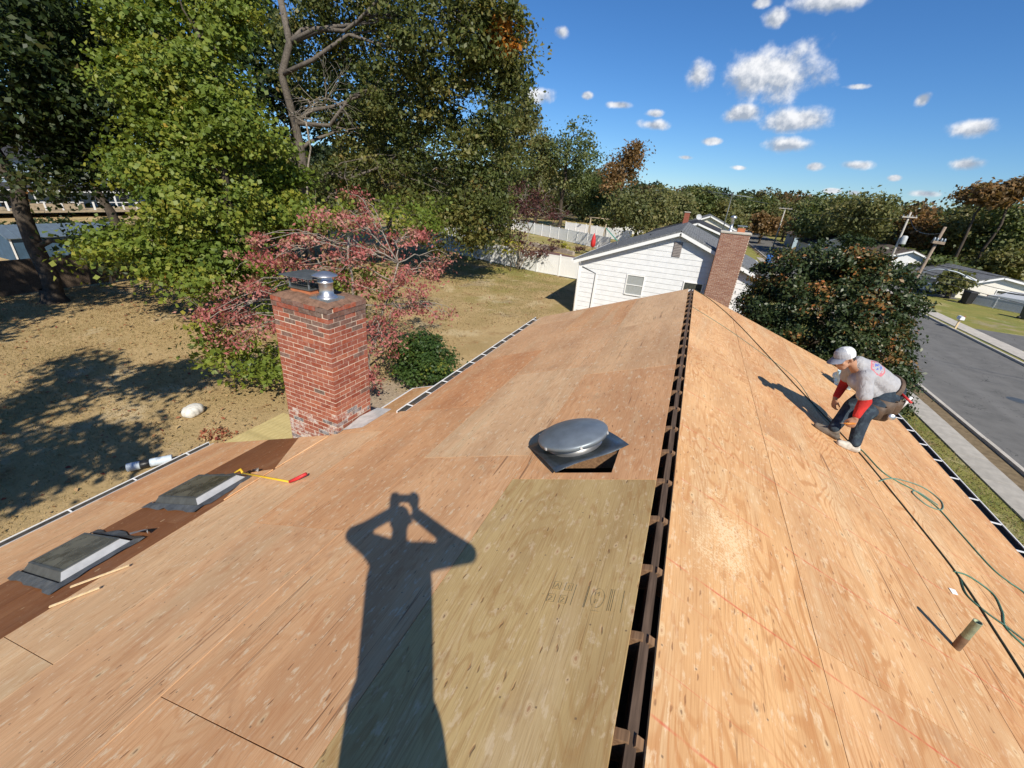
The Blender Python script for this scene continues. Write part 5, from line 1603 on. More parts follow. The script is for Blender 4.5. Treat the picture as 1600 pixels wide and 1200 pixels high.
# parked car, bins, mailbox, boat trailer
def car(label, loc, rz, paint, group=None):
    c = thing('parked_car', label, 'car', loc, rz, group)
    prof = [(-2.2, .35), (-2.25, .75), (-2.1, .95), (-1.55, 1.02), (-1.0, 1.48), (.55, 1.52), (1.35, 1.02), (2.1, .88), (2.25, .6), (2.2, .35)]
    mb = MB(); W = [.80, .86, .86, .84, .66, .66, .84, .84, .82, .8]
    vs = [(x, -w, z) for (x, z), w in zip(prof, W)] + [(x, w, z) for (x, z), w in zip(prof, W)]
    n = len(prof)
    mb.poly(vs, [(i, (i + 1) % n, n + (i + 1) % n, n + i) for i in range(n)] + [list(range(n))[::-1], list(range(n, 2 * n))])
    bevel(mb.build('body', paint, c), .06, 2)
    for s in (-1, 1):
        MB().poly([(-1.35, s * .80, 1.06), (1.1, s * .80, 1.06), (.5, s * .69, 1.45), (-.95, s * .69, 1.44)], [(0, 1, 2, 3) if s < 0 else (3, 2, 1, 0)]).build('side_window', GLASS, c)
        for x in (-1.35, 1.4):
            w_ = MB().lathe([(.0, -.1), (.33, -.1), (.34, -.06), (.34, .06), (.33, .1), (0, .1)], 20).build('wheel', BLACK, c, (x, s * .80, .34)); w_.rotation_euler = (R(90), 0, 0)
            MB().lathe([(.0, -.115), (.2, -.112), (.21, -.1)], 16).build('rim', ALUM, w_); MB().lathe([(.21, .1), (.2, .112), (0, .115)], 16).build('rim', ALUM, w_)
        MB().box(2.16, 2.26, s * .62 - .14, s * .62 + .14, .62, .76).build('headlight', simple('headlight_glass', (.7, .7, .7), .2), c)
        MB().box(-2.27, -2.17, s * .64 - .12, s * .64 + .12, .70, .88).build('tail_light', simple('tail_light_red', (.35, .02, .02), .3), c)
    MB().poly([(.62, -.62, 1.50), (.62, .62, 1.50), (1.36, .76, 1.05), (1.36, -.76, 1.05)], [(0, 3, 2, 1)]).build('windscreen', GLASS, c)
    MB().poly([(-1.06, -.62, 1.46), (-1.06, .62, 1.46), (-1.58, .76, 1.04), (-1.58, -.76, 1.04)], [(0, 1, 2, 3)]).build('rear_window', GLASS, c)
    return c
CARW = simple('white_car_paint', (.72, .73, .75), .25, .0, var=.03, spec=.5)
car('white car parked on the driveway across the street', (26.0, 61.0, .012), R(205), CARW)

def bin_(label, loc, m, rz=0, s=1.0):
    b = thing('wheelie_bin', label, 'bin', loc, rz, 'wheeled bins'); b.scale = (s, s, s)
    MB().poly([(-.24, -.26, .06), (.24, -.26, .06), (.24, .26, .06), (-.24, .26, .06), (-.30, -.34, .95), (.30, -.34, .95), (.30, .34, .95), (-.30, .34, .95)],
              [(3, 2, 1, 0), (0, 1, 5, 4), (1, 2, 6, 5), (2, 3, 7, 6), (3, 0, 4, 7), (4, 5, 6, 7)]).build('body', m, b)
    MB().poly([(-.33, -.38, .955), (.33, -.38, .955), (.33, .36, .955), (-.33, .36, .955), (-.3, -.34, 1.02), (.3, -.34, 1.02), (.3, .33, 1.06), (-.3, .33, 1.06)],
              [(3, 2, 1, 0), (0, 1, 5, 4), (1, 2, 6, 5), (2, 3, 7, 6), (3, 0, 4, 7), (4, 5, 6, 7)]).build('lid', m, b)
    for s_ in (-1, 1):
        w_ = MB().lathe([(0, -.03), (.11, -.03), (.11, .03), (0, .03)], 12).build('wheel', BLACK, b, (s_ * .27, .27, .11)); w_.rotation_euler = (0, R(90), 0)
    return b
bin_('blue recycling bin by the street beyond the brick chimney', (10.3, 69, 0), simple('blue_bin', (.02, .13, .42), .5), 0, 1.25)
bin_('black bin standing beside the ranch house', (26.2, 55.0, 0), simple('black_bin', (.02, .02, .022), .5), .3, 1.2)
bin_('dark bin at the picture edge by the low fence', (28.0, 49.8, 0), simple('dark_bin', (.03, .035, .03), .5), .9, 1.1)
mbx = thing('mailbox', 'white mailbox on a post at the opposite kerb', 'mailbox', (19.35, 40.2, 0))
MB().box(-.05, .05, -.05, .05, 0, .75).build('post', PINE, mbx)
MB().prism([(-.13, 0), (.13, 0), (.13, .15), (.09, .23), (0, .26), (-.09, .23), (-.13, .15)], .48, 'y', -.24).build('box', WHITE, mbx, (0, 0, .75))
MB().box(.135, .15, -.1, .0, .12, .3).build('flag', REDP, mbx, (0, 0, .75))
GREYP = simple('shaded_fence_panel', (.42, .44, .47), .5, var=.1)  # white fence panels, their shade put into the grey colour
fence('low_fence', 'long low fence greyed for shade, with pale rail, in front of the ranch house', [(26.4, 56.0), (29.6, 52.6), (36, 46.0)], .95, 0, WHITE, GREYP, 2.2, None, 6, None, .05, .08)
car('white car standing behind the low grey fence', (30.6, 56.0, .0), R(-42), CARW)

# ------------------------------------------------------------------ back yard things
# treated deck beside the extension
dk = thing('wooden_deck', 'low yellowish treated-wood deck just past the extension eave', 'deck', (-9.0, 6.2, 0), R(0))
dbm = MB().box(-.068, .068, -1.05, 1.05, -.014, .014).mesh('deck_board'); dbm.materials.append(DECKW)
for i in range(24):
    o = link('deck_board', dbm, None, dk, (-.9 + i * .142, .0, .55 + rnd.uniform(-.002, .002))); o.rotation_euler = (0, 0, rnd.uniform(-.003, .003))
MB().box(-.95, 2.5, -1.04, -1.0, .3, .53).build('rim_joist', DECKW, dk); MB().box(-.95, 2.5, 1.0, 1.04, .3, .53).build('rim_joist', DECKW, dk); MB().box(-.98, -.94, -1.04, 1.04, .3, .53).build('rim_joist', DECKW, dk)
for x in (-.9, 2.4):
    for y_ in (-.95, .95): MB().box(x - .045, x + .045, y_ - .045, y_ + .045, -.05, .3).build('leg', DECKW, dk)
# patio of bare grey earth/concrete beside the house
# stuffed white bag lying on the lawn
WBAG = simple('white_woven_bag', (.66, .64, .58), .6, var=.25, scale=7, bump=.3)
bmx = bmesh.new(); bmesh.ops.create_icosphere(bmx, subdivisions=4, radius=1.0)
g = np.random.default_rng(21)
for v in bmx.verts:
    x, y_, z = v.co
    k = (abs(x) ** 2.6 + abs(y_) ** 2.6 + abs(z) ** 2.6) ** (-1 / 2.6)
    v.co = Vector((x * k * .66, y_ * k * .36, max(z * k * .28, -.25)))
    v.co += Vector((math.sin(v.co.y * 23 + v.co.x * 9), math.sin(v.co.x * 17), math.sin(v.co.x * 19 + v.co.y * 27))) * .012
    v.co += Vector((0, 0, abs(math.sin(v.co.x * 31 + v.co.y * 12)) * .01))
me = bpy.data.meshes.new('sack'); bmx.to_mesh(me); bmx.free()
for p_ in me.polygons: p_.use_smooth = True
o = link('sack', me, WBAG, None, (-13.0, 6.5, .13)); o.rotation_euler = (0, 0, R(105)); o.scale = (.46, .62, .62)
tag(o, 'full white sack lying alone on the dry lawn', 'sack')
# roll of underlayment by the gutter
rl = thing('underlayment_roll', 'pale blue and black roll of roofing underlayment lying below the gutter', 'roll', (-11.35, 4.4, .10), R(55)); rl.scale = (.70, .95, .95)
WRAP = simple('pale_blue_wrapper', (.52, .60, .68), .4, var=.15, scale=8)
def _roll(a, b, r, m, nm):
    o = MB().lathe([(0.03, a), (r * .93, a), (r, a + .02), (r, b - .02), (r * .93, b), (.03, b)], 20).build(nm, m, rl); o.rotation_euler = (0, R(90), 0); return o
_roll(-.62, -.25, .11, WRAP, 'wrapper_end'); _roll(-.25, .02, .105, BLACK, 'black_band'); _roll(.02, .66, .11, WRAP, 'wrapper_end')
# red leaf pile
# swing set, planters and red umbrella in the neighbour yard
sw = thing('swing_set', 'grey wooden swing set with green slide behind the far white fence', 'swing set', (-16.0, 76.5, 0))
for sx in (-1, 1):
    MB().tube([(sx * 1.4, -.9, 0), (sx * 1.4, 0, 3.6)], .09, 6).build('leg', POSTW, sw); MB().tube([(sx * 1.4, .9, 0), (sx * 1.4, 0, 3.6)], .09, 6).build('leg', POSTW, sw)
MB().tube([(-1.8, 0, 3.6), (1.8, 0, 3.6)], .09, 6).build('beam', POSTW, sw)
MB().poly([(1.5, -.3, 2.2), (1.5, .3, 2.2), (3.8, .3, .3), (3.8, -.3, .3), (1.5, -.3, 2.1), (1.5, .3, 2.1), (3.8, .3, .2), (3.8, -.3, .2)], [(0, 1, 2, 3)[::-1], (4, 5, 6, 7), (0, 1, 5, 4), (1, 2, 6, 5), (2, 3, 7, 6), (3, 0, 4, 7)]).build('slide', simple('green_slide', (.05, .25, .20), .4), sw)
um = thing('folded_umbrella', 'folded red patio umbrella standing behind the white house roof', 'umbrella', (-12.3, 57.5, 0))
MB().lathe([(.03, 0), (.03, .9)], 8).build('pole', DKMETAL, um); MB().lathe([(.04, .75), (.32, .95), (.34, 1.4), (.22, 2.1), (.04, 2.55), (0, 2.6)], 12).build('canopy', REDP, um); MB().lathe([(0, 0), (.3, 0), (.3, .08), (0, .1)], 12).build('base', CONC, um)
pat = MB().poly([(-20.5, 50.5, .012), (-9, 43.5, .012), (-7.2, 49, .012), (-18, 54.5, .012)], [(0, 1, 2, 3)])
tag(pat.build('patio', simple('red_brown_patio', (.16, .09, .075), .9, var=.25, scale=3)), 'red brown patio behind the white fence', None, None, 'structure')
pl = thing('stone_planter', 'low pale stone planter edging the neighbour patio', 'planter', (-17.6, 55.2, 0), R(-27))
for i in range(9):
    o = MB().box(-.46, .46, -.2, .2, 0, .45 + .12 * (i % 2)).build('stone', simple('planter_stone', (.36, .30, .25), .9, var=.25, scale=4) if i == 0 else bpy.data.materials['planter_stone'], pl, (-3.6 + i * .95, rnd.uniform(-.05, .05), 0))
bevel(o, .03)
# pile of red leaves and scattered litter come with the vegetation
# ------------------------------------------------------------------ vegetation
def at(px, py, D):
    "point seen at a photograph pixel, D metres away over the ground"
    d = pix(px, py); k = D / math.hypot(d.x, d.y)
    return Vector((d.x * k, d.y * k, HC + d.z * k))
def pxm(px, py, D):
    "metres per photograph pixel at that place"
    p = at(px, py, D); dep = -(M3.transposed() @ (p - Vector((0, 0, HC)))).z
    return dep / 640
def blobs_px(lst, seed=0):
    out = []
    for px, py, D, rx, ry, n in lst:
        p = at(px, py, D); s = pxm(px, py, D)
        out.append((p.x, p.y, p.z, rx * s, rx * s, ry * s, n))
    return out

# maple in front of the yard edge
B = blobs_px([(310, 120, 25, 62, 60, 34), (385, 225, 24.5, 62, 50, 36), (270, 250, 25, 75, 60, 46), (330, 320, 23.5, 90, 42, 50), (420, 325, 24.5, 62, 40, 34), (225, 385, 24, 70, 26, 26),
              (330, 415, 23, 80, 42, 40), (240, 140, 26, 62, 55, 32), (345, 30, 26, 50, 50, 26), (235, 45, 27, 62, 50, 28), (440, 300, 25, 40, 50, 20), (350, 190, 23.5, 55, 40, 26),
              (290, -70, 27, 90, 70, 34)])
tree('maple_tree', 'bright yellow-green maple spreading low over the back yard', 'tree', (-20.2, 13.2, -.05), (-19.4, 13.6, 9.0), .26, B, .175, L_MAPLE, .70, 185, BARK, 11, 'yard trees', 4, .35, (0, 1), 1.5, .35, aspect=.85)
# tall oak, its trunk and limbs showing above the maple
B = blobs_px([(690, 60, 33, 95, 60, 60), (760, 45, 32, 60, 60, 50), (640, 150, 35, 85, 60, 60), (730, 170, 34, 80, 65, 60), (770, 260, 35, 62, 65, 50), (700, 290, 34, 80, 65, 60), (620, 270, 36, 75, 60, 45),
              (760, 345, 34, 48, 50, 38), (690, 355, 33, 55, 40, 36), (560, 40, 38, 80, 60, 44), (470, 60, 40, 70, 80, 40), (590, -40, 35, 120, 70, 50), (720, -60, 32, 110, 60, 50), (560, 200, 39, 60, 60, 30), (800, 110, 33, 26, 45, 26), (540, 300, 37, 70, 50, 40)])
oak = tree('oak_tree', 'tall dark oak with bare grey limbs behind the dogwood', 'tree', (-28.2, 25.2, -.05), (-27.0, 24.6, 17.0), .42, B, .25, L_OAK, 1.0, 110, BARKM, 12, 'yard trees', 4, .3, (0, .93), 1.3, .35, 14, aspect=.6, barelen=3.2, twr=.03)
# orange spray near the top of the oak
g = np.random.default_rng(5)
ob = blobs_px([(790, 45, 31.5, 18, 32, 16)])
Pq, Oq, Cq, CIq = crown_points(g, [(b[0] + 28.2, b[1] - 25.2, b[2] + .05, *b[3:]) for b in ob], .6, 45, .2)
os_ = link('orange_leaf_spray', quad_mesh('orange_leaf_spray', leaf_quads(g, Pq, .30, .3, Oq), g.uniform(.4, 1, len(Pq)), leaf_mat('orange_leaves', [(0, (.32, .12, .02)), (1, (.55, .22, .03))])), None, oak); os_['kind'] = 'stuff'
# dead grey branch spray in front of the oak trunk
B = blobs_px([(500, 150, 30, 26, 14, 3), (470, 190, 30, 18, 22, 3)])
tree('bare_branch_tree', 'thin tree of bare pale forked branches before the oak trunk', 'tree', (-23.0, 20.0, 0), tuple(at(478, 190, 30)), .09, B, .16, L_OAK, .4, 4, BARKP, 22, 'yard trees', 3, .3, (.3, 1), 1., .3, 26, barelen=2.4, twr=.022)
# leaning dark-trunked tree at the left edge
B = blobs_px([(70, 60, 33, 90, 60, 50), (160, 110, 34, 80, 60, 46), (40, 180, 32, 70, 50, 40), (130, 215, 33, 80, 40, 40), (0, 110, 30, 80, 70, 44), (190, 30, 34, 70, 50, 36), (60, -40, 32, 140, 70, 50), (200, 265, 32, 55, 30, 22), (90, 275, 31, 60, 22, 18), (180, 385, 29, 55, 26, 20), (150, 160, 30, 50, 40, 26)])
tree('oak_tree', 'shade-darkened oak with thick leaning trunk at the left edge', 'tree', (-30.0, 10.3, -.05), (-30.6, 10.6, 11.5), .42, B, .26, L_OAKD, 1.0, 80, BARK, 13, 'yard trees', 4, .3, (0, .97), 1.5, .4, 6, aspect=.6)
# dark backdrop oaks behind
for i, (px, py, D, rx, ry, n, lab, sd) in enumerate(((300, 120, 46, 150, 120, 150, 'broad dark oak filling the gaps behind the maple', 31), (90, 90, 47, 130, 90, 110, 'dark oak standing behind the leaning trunk', 32), (600, 220, 50, 130, 130, 140, 'dense dark oak behind the tall oak', 33), (440, 320, 44, 110, 60, 80, 'shaded understorey tree behind the maple trunk', 34), (445, 110, 47, 75, 120, 110, 'dark oak closing the gap left of the bare oak trunk', 35))):
    p = at(px, py, D); s = pxm(px, py, D)
    bl = []
    gg = random.Random(sd)
    for k in range(7):
        a = gg.uniform(0, 6.28); q = gg.uniform(.2, .75)
        bl.append((p.x + math.cos(a) * rx * s * q * .7, p.y + math.sin(a) * rx * s * q * .7, p.z + gg.uniform(-.7, .7) * ry * s * .8, rx * s * .52, rx * s * .52, ry * s * .5, n // 7))
    tree('oak_tree', lab, 'tree', (p.x, p.y, -.05), (p.x, p.y, max(3, p.z)), .38, bl, .46, L_OAKD if i != 3 else L_OAK, 1.35, 46, BARK, sd, 'yard trees', 2, .3, (0, .95), 1.4, .4)

for px, lab, sd in ((40, 'dark shrub added for shade before the blue house deck at the left edge', 61), (130, 'dark shrub added for shade below the blue house porch', 62), (225, 'dark shrub added for shade half hidden behind the maple', 63)):
    p = at(px, 338, 56); s_ = pxm(px, 338, 56)
    tree('shade_shrub', lab, 'shrub', (p.x, p.y, 0), (p.x, p.y, 1.0), .06, [(p.x, p.y - 2, .9, 2.2, 2.6, .8, 26), (p.x, p.y + 1.5, .9, 2.2, 2.6, .8, 26)], .26, L_OAKD, .6, 40, BARK, sd, 'added shade shrubs', 2, .3, (0, .8))  # dark shrubs added to stand for the shade under the trees
# red dogwood behind the chimney
DOG_BASE = (-11.0, 11.6, -.02)
B = blobs_px([(545, 345, 16.2, 70, 13, 20), (470, 375, 16.4, 70, 11, 18), (620, 370, 16.6, 62, 14, 16), (420, 398, 16, 55, 11, 14), (570, 400, 15.4, 80, 13, 18), (650, 425, 16.2, 70, 15, 20), (680, 402, 17.2, 30, 12, 4),
              (500, 420, 16.2, 70, 11, 14), (610, 450, 15, 65, 15, 18), (380, 450, 15.8, 55, 12, 13), (350, 490, 15.6, 46, 16, 13), (410, 500, 15, 52, 12, 12), (630, 485, 14.6, 50, 11, 9), (695, 487, 14.8, 32, 9, 4), (590, 505, 14, 26, 20, 9),
              (600, 540, 13.6, 30, 24, 10), (575, 600, 12.8, 15, 28, 9), (370, 528, 15.2, 44, 10, 9), (560, 310, 16.8, 40, 14, 4)])
tree('dogwood_tree', 'red-leaved dogwood with pale bare twigs behind the brick chimney', 'tree', DOG_BASE, (-10.6, 11.2, 5.2), .065, B, .115, L_DOG, .38, 44, BARKP, 14, 'yard trees', 5, .1, (0, 1.0), 1.0, .2, 26, .5, .5, barelen=1.0, flat=.5, twr=.008,
     stems=[((0, 0, -.1), (.4, -.4, 5.2), .075), ((.1, 0, -.1), (-1.8, .2, 4.2), .06), ((0, .1, -.1), (1.6, .6, 4.4), .06)])
B = blobs_px([(420, 565, 15.2, 60, 22, 24), (360, 540, 15.8, 46, 20, 16), (330, 520, 16.4, 30, 24, 10), (480, 480, 17, 70, 40, 30), (560, 450, 17.5, 60, 40, 26), (640, 330, 20, 60, 30, 20), (520, 330, 19, 60, 30, 18)])
tree('understorey_shrub', 'green leafy shrub growing through the red dogwood', 'shrub', (-13.5, 12.2, 0), (-13.4, 12.3, 2.2), .06, B, .17, L_MAPLE, .5, 44, BARK, 15, 'yard shrubs', 3, .3, (.1, .9), 1.2, .3)
B = [(-8.55, 11.9, .75, 1.05, .95, .72, 56), (-7.75, 11.9, .95, .75, .75, .62, 40), (-8.9, 11.7, 1.3, .6, .6, .5, 24), (-8.2, 12.0, 1.7, .6, .6, .4, 24)]
tree('shrub', 'dense green shrub with yellow and red tips beside the far gutter', 'shrub', (-8.3, 11.9, 0), (-8.3, 11.9, 1.0), .05, B, .105, L_SHRUB, .32, 70, BARK, 16, 'yard shrubs', 2, .5, (0, 1), 2.2, .55)
# purple plum before the white fence
B = blobs_px([(815, 320, 41.5, 50, 26, 34), (790, 335, 41, 34, 22, 16), (850, 325, 42, 40, 20, 22), (815, 300, 42, 30, 20, 14), (800, 375, 40.5, 22, 14, 12), (830, 385, 40, 30, 14, 14)])
tree('plum_tree', 'small purple-leaved plum tree in front of the white vinyl fence', 'tree', (-15.2, 38.4, 0), (-15.4, 38.6, 3.6), .12, B, .22, L_PURPLE, .55, 30, BARKP, 17, 'yard trees', 5, .3, (0, .93), 1.2, .25, 40, barelen=2.0, twr=.02,
     stems=[((0, 0, -.1), (-.2, .2, 3.8), .13), ((.1, 0, 0), (1.3, .1, 2.6), .08), ((-.1, 0, 0), (-1.2, 0, 2.4), .07), ((0, 0, 0), (.7, .3, 3.6), .07)])
for px, py, rx, lm, lab, sd in ((800, 383, 16, L_YELLOW, 'yellow shrub at the foot of the plum tree', 41), (865, 382, 12, L_PURPLE, 'small dark red shrub in the neighbour yard', 42), (884, 386, 9, L_YELLOW, 'bright yellow-green shrub by the stone planter', 43), (905, 398, 8, L_PURPLE, 'dark low shrub beside the patio', 44)):
    D = 40 if sd == 41 else 57
    p = at(px, py, D); s = pxm(px, py, D)
    tree('garden_shrub', lab, 'shrub', (p.x, p.y, 0), (p.x, p.y, max(.4, p.z)), .04, [(p.x, p.y, max(p.z, .5), rx * s, rx * s, max(.5, rx * s * .8), 14)], .2, lm, .35, 24, BARK, sd, 'garden shrubs', 2)

# large holly between the houses
B = [(4.75, 17.4, 3.0, 2.55, 2.5, 3.0, 250), (5.5, 17.2, 2.6, 2.2, 2.2, 2.6, 150), (4.2, 17.6, 4.2, 2.0, 2.0, 2.0, 120), (5.3, 17.0, 4.4, 1.8, 1.8, 1.6, 90), (6.4, 16.4, 1.6, 1.2, 1.3, 1.5, 60), (4.6, 17.2, 5.7, 1.0, 1.0, .75, 30), (3.1, 17.4, 3.2, 1.0, 1.2, 1.8, 50)]
tree('holly_bush', 'large rounded dark holly with orange-tipped leaves beside the front eave', 'bush', (4.9, 17.4, 0), (4.8, 17.4, 4.5), .2, B, .115, L_HOLLY, .31, 125, BARK, 18, None, 3, .25, (0, 1), 1.9, .80, aspect=.55)

# trees past the fences: (pixel, distance, pixel radii, leaves, label)
MID = [(800, 215, 52, 40, 70, L_OLIVE, 'olive-leaved oak at the right flank of the tall oak'), (755, 318, 46, 46, 40, L_OLIVE, 'lower olive tree hanging over the white fence'),
       (885, 250, 98, 62, 74, L_GREEN, 'tall green tree behind the plum tree'), (845, 250, 95, 30, 60, L_OLIVE, 'narrow olive tree between oak and green tree'),
       (975, 262, 85, 32, 46, L_RUST, 'rust-tinted open tree right of the tall green tree'), (935, 312, 96, 40, 40, L_GREEN, 'mid green tree above the far white fence'),
       (1000, 330, 64, 50, 42, L_OLIVE, 'loose olive tree behind the white house roof'), (1045, 322, 78, 38, 30, L_OLIVE, 'rounded olive tree left of the grey house'),
       (1092, 312, 100, 24, 22, L_GREEN, 'dark pointed tree behind the aerial'), (955, 340, 92, 30, 20, L_GREEN, 'low green tree hugging the far fence'),
       (1135, 335, 105, 30, 22, L_OLIVE, 'olive tree behind the grey house chimney'), (1165, 330, 125, 34, 24, L_GREEN, 'green tree beyond the aerial mast'), (1195, 350, 112, 22, 16, L_RUST, 'rusty tree over the far street bend'),
       (1235, 335, 128, 40, 24, L_OLIVE, 'olive tree behind the far pale pole'), (1290, 340, 92, 42, 38, L_GREEN, 'green tree rising behind the holly top'), (1345, 345, 85, 48, 40, L_OLIVE, 'broad olive tree right of the holly top'),
       (1395, 350, 98, 36, 34, L_GREEN, 'dark green tree behind the transformer pole'), (1435, 358, 92, 34, 34, L_RUST, 'russet tree between the two near poles'), (1470, 378, 95, 42, 44, L_OLIVE, 'olive tree standing beside the lamp pole'),
       (1500, 345, 98, 34, 30, L_GREEN, 'green tree above the street lamp'), (1545, 300, 84, 32, 16, L_RUST, 'tall orange-tinted tree on the right skyline'), (1530, 352, 92, 50, 44, L_OLIVE, 'large olive tree over the ranch house roof'),
       (1590, 366, 88, 52, 48, L_GREEN, 'dark green tree at the right picture edge'), (1592, 292, 84, 20, 12, L_RUST, 'rusty crown peeking in at the right edge'), (1575, 412, 84, 50, 24, L_OLIVE, 'low olive tree behind the ranch house'),
       (1415, 410, 80, 30, 24, L_GREEN, 'low green tree behind the holly right flank'), (1470, 420, 78, 34, 20, L_GREEN, 'small green tree by the parked car'), (1494, 438, 63, 14, 11, L_OLIVE, 'small rounded tree beside the ranch house corner'), (1260, 352, 100, 24, 16, L_RUST, 'small rusty tree before the blue house')]
for i, (px, py, D, rx, ry, lm, lab) in enumerate(MID):
    p = at(px, py, D); s = pxm(px, py, D); gg = random.Random(100 + i)
    a_, b_ = rx * s, ry * s
    bl = [(p.x, p.y, p.z, a_ * .62, a_ * .62, b_ * .62, 26)]
    for k in range(8):
        an = k * .785 + gg.uniform(-.4, .4)
        bl.append((p.x + math.cos(an) * a_ * .58, p.y + math.sin(an) * a_ * .58, p.z + gg.uniform(-.62, .58) * b_, a_ * gg.uniform(.34, .5), a_ * gg.uniform(.34, .5), b_ * gg.uniform(.3, .46), 13))
    lf = .22 + D * .0028
    openness = .75 if lm is L_RUST else 1.0
    tree('tree', lab, 'tree', (p.x, p.y, 0), (p.x, p.y, max(2.5, p.z + b_ * .3)), .18 + .03 * b_, bl, lf, lm, .26 * min(a_, 5) + .35, int(46 * openness), BARK, 200 + i, 'trees past the fences', 2, .35, (0, 1), 1.2, .3)
    if p.z - b_ > 3.2:       # lower skirt so the trunk line stays wooded
        pass

# far wood closing the horizon
g = np.random.default_rng(77)
Ps = []; Ts = []
for i in range(170):
    az = math.radians(-62 + 124 * i / 169 + g.uniform(-.4, .4) + 4)
    D = g.uniform(125, 190)
    x, y_ = math.sin(az) * D, math.cos(az) * D
    h = g.uniform(8.5, 13.0) * D / 150 * .86 + 1.0
    if x < -25: h += 4
    n = 1000
    d = unit(g.normal(size=(n, 3))); rr = g.uniform(.55, 1, (n, 1)) ** .5
    q = np.array([x, y_, h * .52]) + d * rr * np.array([g.uniform(4, 7), g.uniform(4, 7), h * .48]) + g.normal(size=(n, 3)) * .35
    Ps.append(q); Ts.append(np.clip(np.full(n, g.uniform(0, 1)) * .7 + g.uniform(0, .3, n), 0, 1))
P = np.concatenate(Ps); tt = np.concatenate(Ts)
wood = link('distant_wood', quad_mesh('distant_wood', leaf_quads(g, P, .95, .4, None, .75), tt, leaf_mat('distant_wood_leaves', [(0, (.03, .05, .022)), (.45, (.06, .08, .032)), (.75, (.11, .10, .04)), (.92, (.18, .10, .045)), (1, (.20, .12, .05))])))
tag(wood, 'far wooded skyline of green and russet trees', 'woodland', None, 'stuff')
# hedgy low growth below the far crowns
# tree beside the house, out of the picture to the left; only its shadow reaches the lawn
B = [(-10.6, .6, 8.1, 1.3, 1.1, .6, 16), (-9.3, -.3, 9.0, 1.2, 1.0, .6, 14), (-11.6, .4, 7.4, .9, .8, .4, 8), (-7.9, -3.2, 8.2, 1.6, 1.2, .7, 20), (-8.9, -4.0, 7.0, 1.5, 1.1, .6, 18), (-7.6, -5.2, 8.8, 1.5, 1.2, .8, 16), (-11.5, -2.6, 9.5, 1.6, 1.4, .8, 18), (-13.8, -1.0, 8.6, 1.2, 1.2, .6, 12), (-10, -6, 10, 2.2, 2, 1.2, 26)]
tree('yard_tree', 'leafy tree beside the extension, known by its dappled shadow on the dry lawn', 'tree', (-11.5, -4.5, 0), (-10.8, -3.6, 9.0), .22, B, .27, L_MAPLE, .62, 46, BARK, 51, 'yard trees', 4, .4, (0, .9), 1.4, .2, 8)

B = [(-22.5, -3.0, 9.5, 4.2, 4.0, 2.4, 60), (-24.5, .6, 9.0, 3.0, 2.8, 1.8, 40), (-19.5, -6.0, 10.5, 4, 4, 2.4, 50), (-26.5, -3.5, 8.5, 3, 3, 2, 36), (-25.8, 1.6, 11.5, 2.6, 2.4, 1.6, 30), (-21.5, 1.2, 11.8, 2.0, 2.0, 1.2, 18)]
tree('yard_tree', 'large tree left of the picture, known by its deep shade along the wooden fence', 'tree', (-22.5, -4.5, 0), (-22.5, -3.5, 10.0), .34, B, .34, L_OAK, 1.0, 60, BARK, 52, 'yard trees', 3, .4, (0, .9), 1.4, .2)
# dry grass tufts and fallen leaves on the back lawn
g = np.random.default_rng(9)
n = 120000
x = g.uniform(-33, -6.8, n); y_ = g.uniform(.5, 1, n) * 0 + g.uniform(0, 1, n) ** 1.5 * 40 + .3
keep = ~((x > -12 + g.normal(size=n) * 1.2) & (y_ < 10)) & ~((x > -6.6) & (y_ > 25))
x, y_ = x[keep], y_[keep]; n = len(x)
gzv = .05 * np.sin(x * .6 + y_ * .25) + .04 * np.sin(y_ * .8 - x * .2) - .05
base = np.stack([x, y_, gzv], 1)
d = unit(g.normal(size=(n, 3)) * np.array([1, 1, 0]) + 1e-6)
hgt = g.uniform(.03, .09, (n, 1))
tip = base + d * hgt * .8 + np.array([0, 0, 1]) * hgt
w = np.stack([-d[:, 1], d[:, 0], np.zeros(n)], 1) * .012
Q = np.stack([base - w, base + w, tip], 1)
GR = leaf_mat('dry_grass_blades', [(0, (.36, .27, .13)), (.55, (.27, .20, .09)), (.8, (.16, .15, .05)), (1, (.09, .12, .03))], .25, .7)
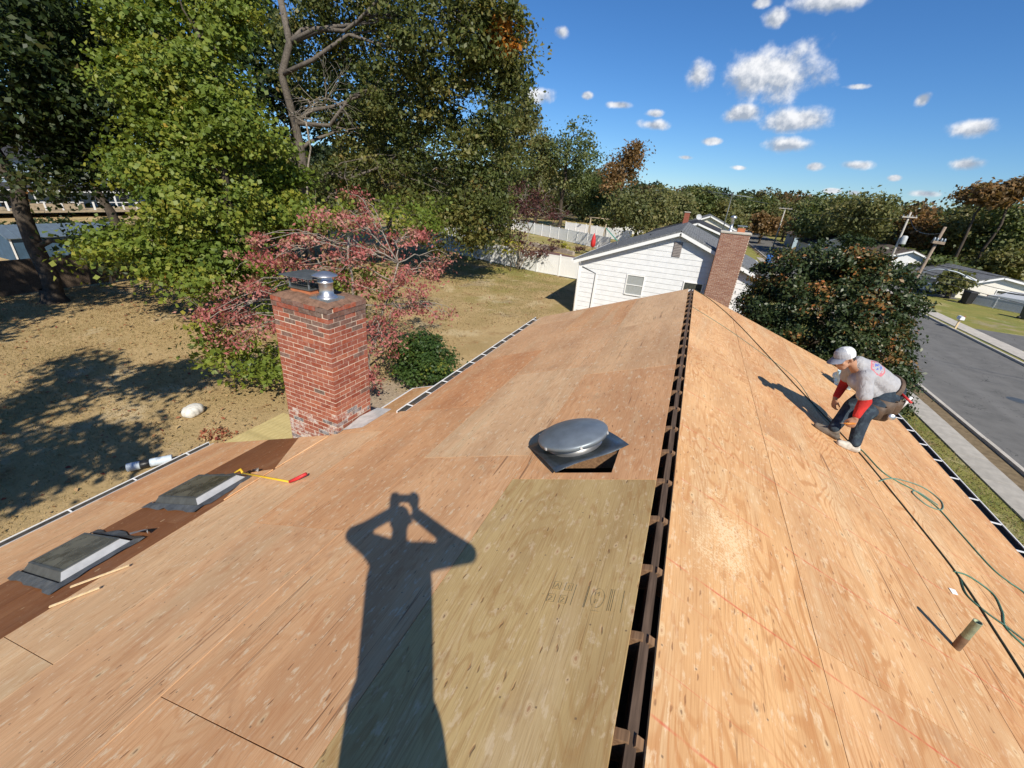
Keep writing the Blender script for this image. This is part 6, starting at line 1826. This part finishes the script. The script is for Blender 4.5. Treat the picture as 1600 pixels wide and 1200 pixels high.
tv = np.clip(g.uniform(0, .75, n) + np.clip((y_ - 16) / 30, 0, .4), 0, 1)
tag(link('dry_grass', quad_mesh('dry_grass', Q, tv, GR)), 'short dry grass of the back lawn', 'grass', None, 'stuff')
n = 16000
x = g.uniform(-33, -7.5, n); y_ = g.uniform(.5, 40, n)
near = g.uniform(0, 1, n) < np.clip(.25 + .75 * np.exp(-((x + 13) ** 2 + (y_ - 11) ** 2) / 40) + .6 * (x < -24), 0, 1)
x, y_ = x[near], y_[near]; n = len(x)
gzv = .05 * np.sin(x * .6 + y_ * .25) + .04 * np.sin(y_ * .8 - x * .2) - .05
P = np.stack([x, y_, gzv + g.uniform(.02, .06, n)], 1)
LIT = leaf_mat('fallen_leaves', [(0, (.22, .10, .04)), (.4, (.34, .22, .10)), (.7, (.42, .32, .16)), (.9, (.30, .08, .04)), (1, (.20, .04, .03))], .1, .8)
tag(link('leaf_litter', quad_mesh('leaf_litter', leaf_quads(g, P, .11, 1.6), g.uniform(0, 1, n), LIT)), 'fallen brown leaves scattered over the back lawn', 'leaves', None, 'stuff')
n = 500
P = np.stack([g.normal(size=n) * .22 - 11.35, g.normal(size=n) * .15 + 6.05, g.uniform(.01, .10, n)], 1)
tag(link('leaf_pile', quad_mesh('leaf_pile', leaf_quads(g, P, .10, 1.0), g.uniform(.6, 1, n), LIT)), 'small heap of dark red leaves between sack and deck', 'leaf pile', None, 'stuff')
# street side lawn tufts
n = 26000
x = g.uniform(4.6, 9.75, n); y_ = g.uniform(5, 30, n)
base = np.stack([x, y_, np.zeros(n)], 1); d = unit(g.normal(size=(n, 3)) * np.array([1, 1, 0]) + 1e-6); hgt = g.uniform(.04, .10, (n, 1))
tip = base + d * hgt * .8 + np.array([0, 0, 1]) * hgt; w = np.stack([-d[:, 1], d[:, 0], np.zeros(n)], 1) * .012
tag(link('lawn_grass', quad_mesh('lawn_grass', np.stack([base - w, base + w, tip], 1), np.clip(g.uniform(.45, 1, n), 0, 1), GR)), 'green grass strip between front eave and sidewalk', 'grass', None, 'stuff')
bpy.context.view_layer.update()
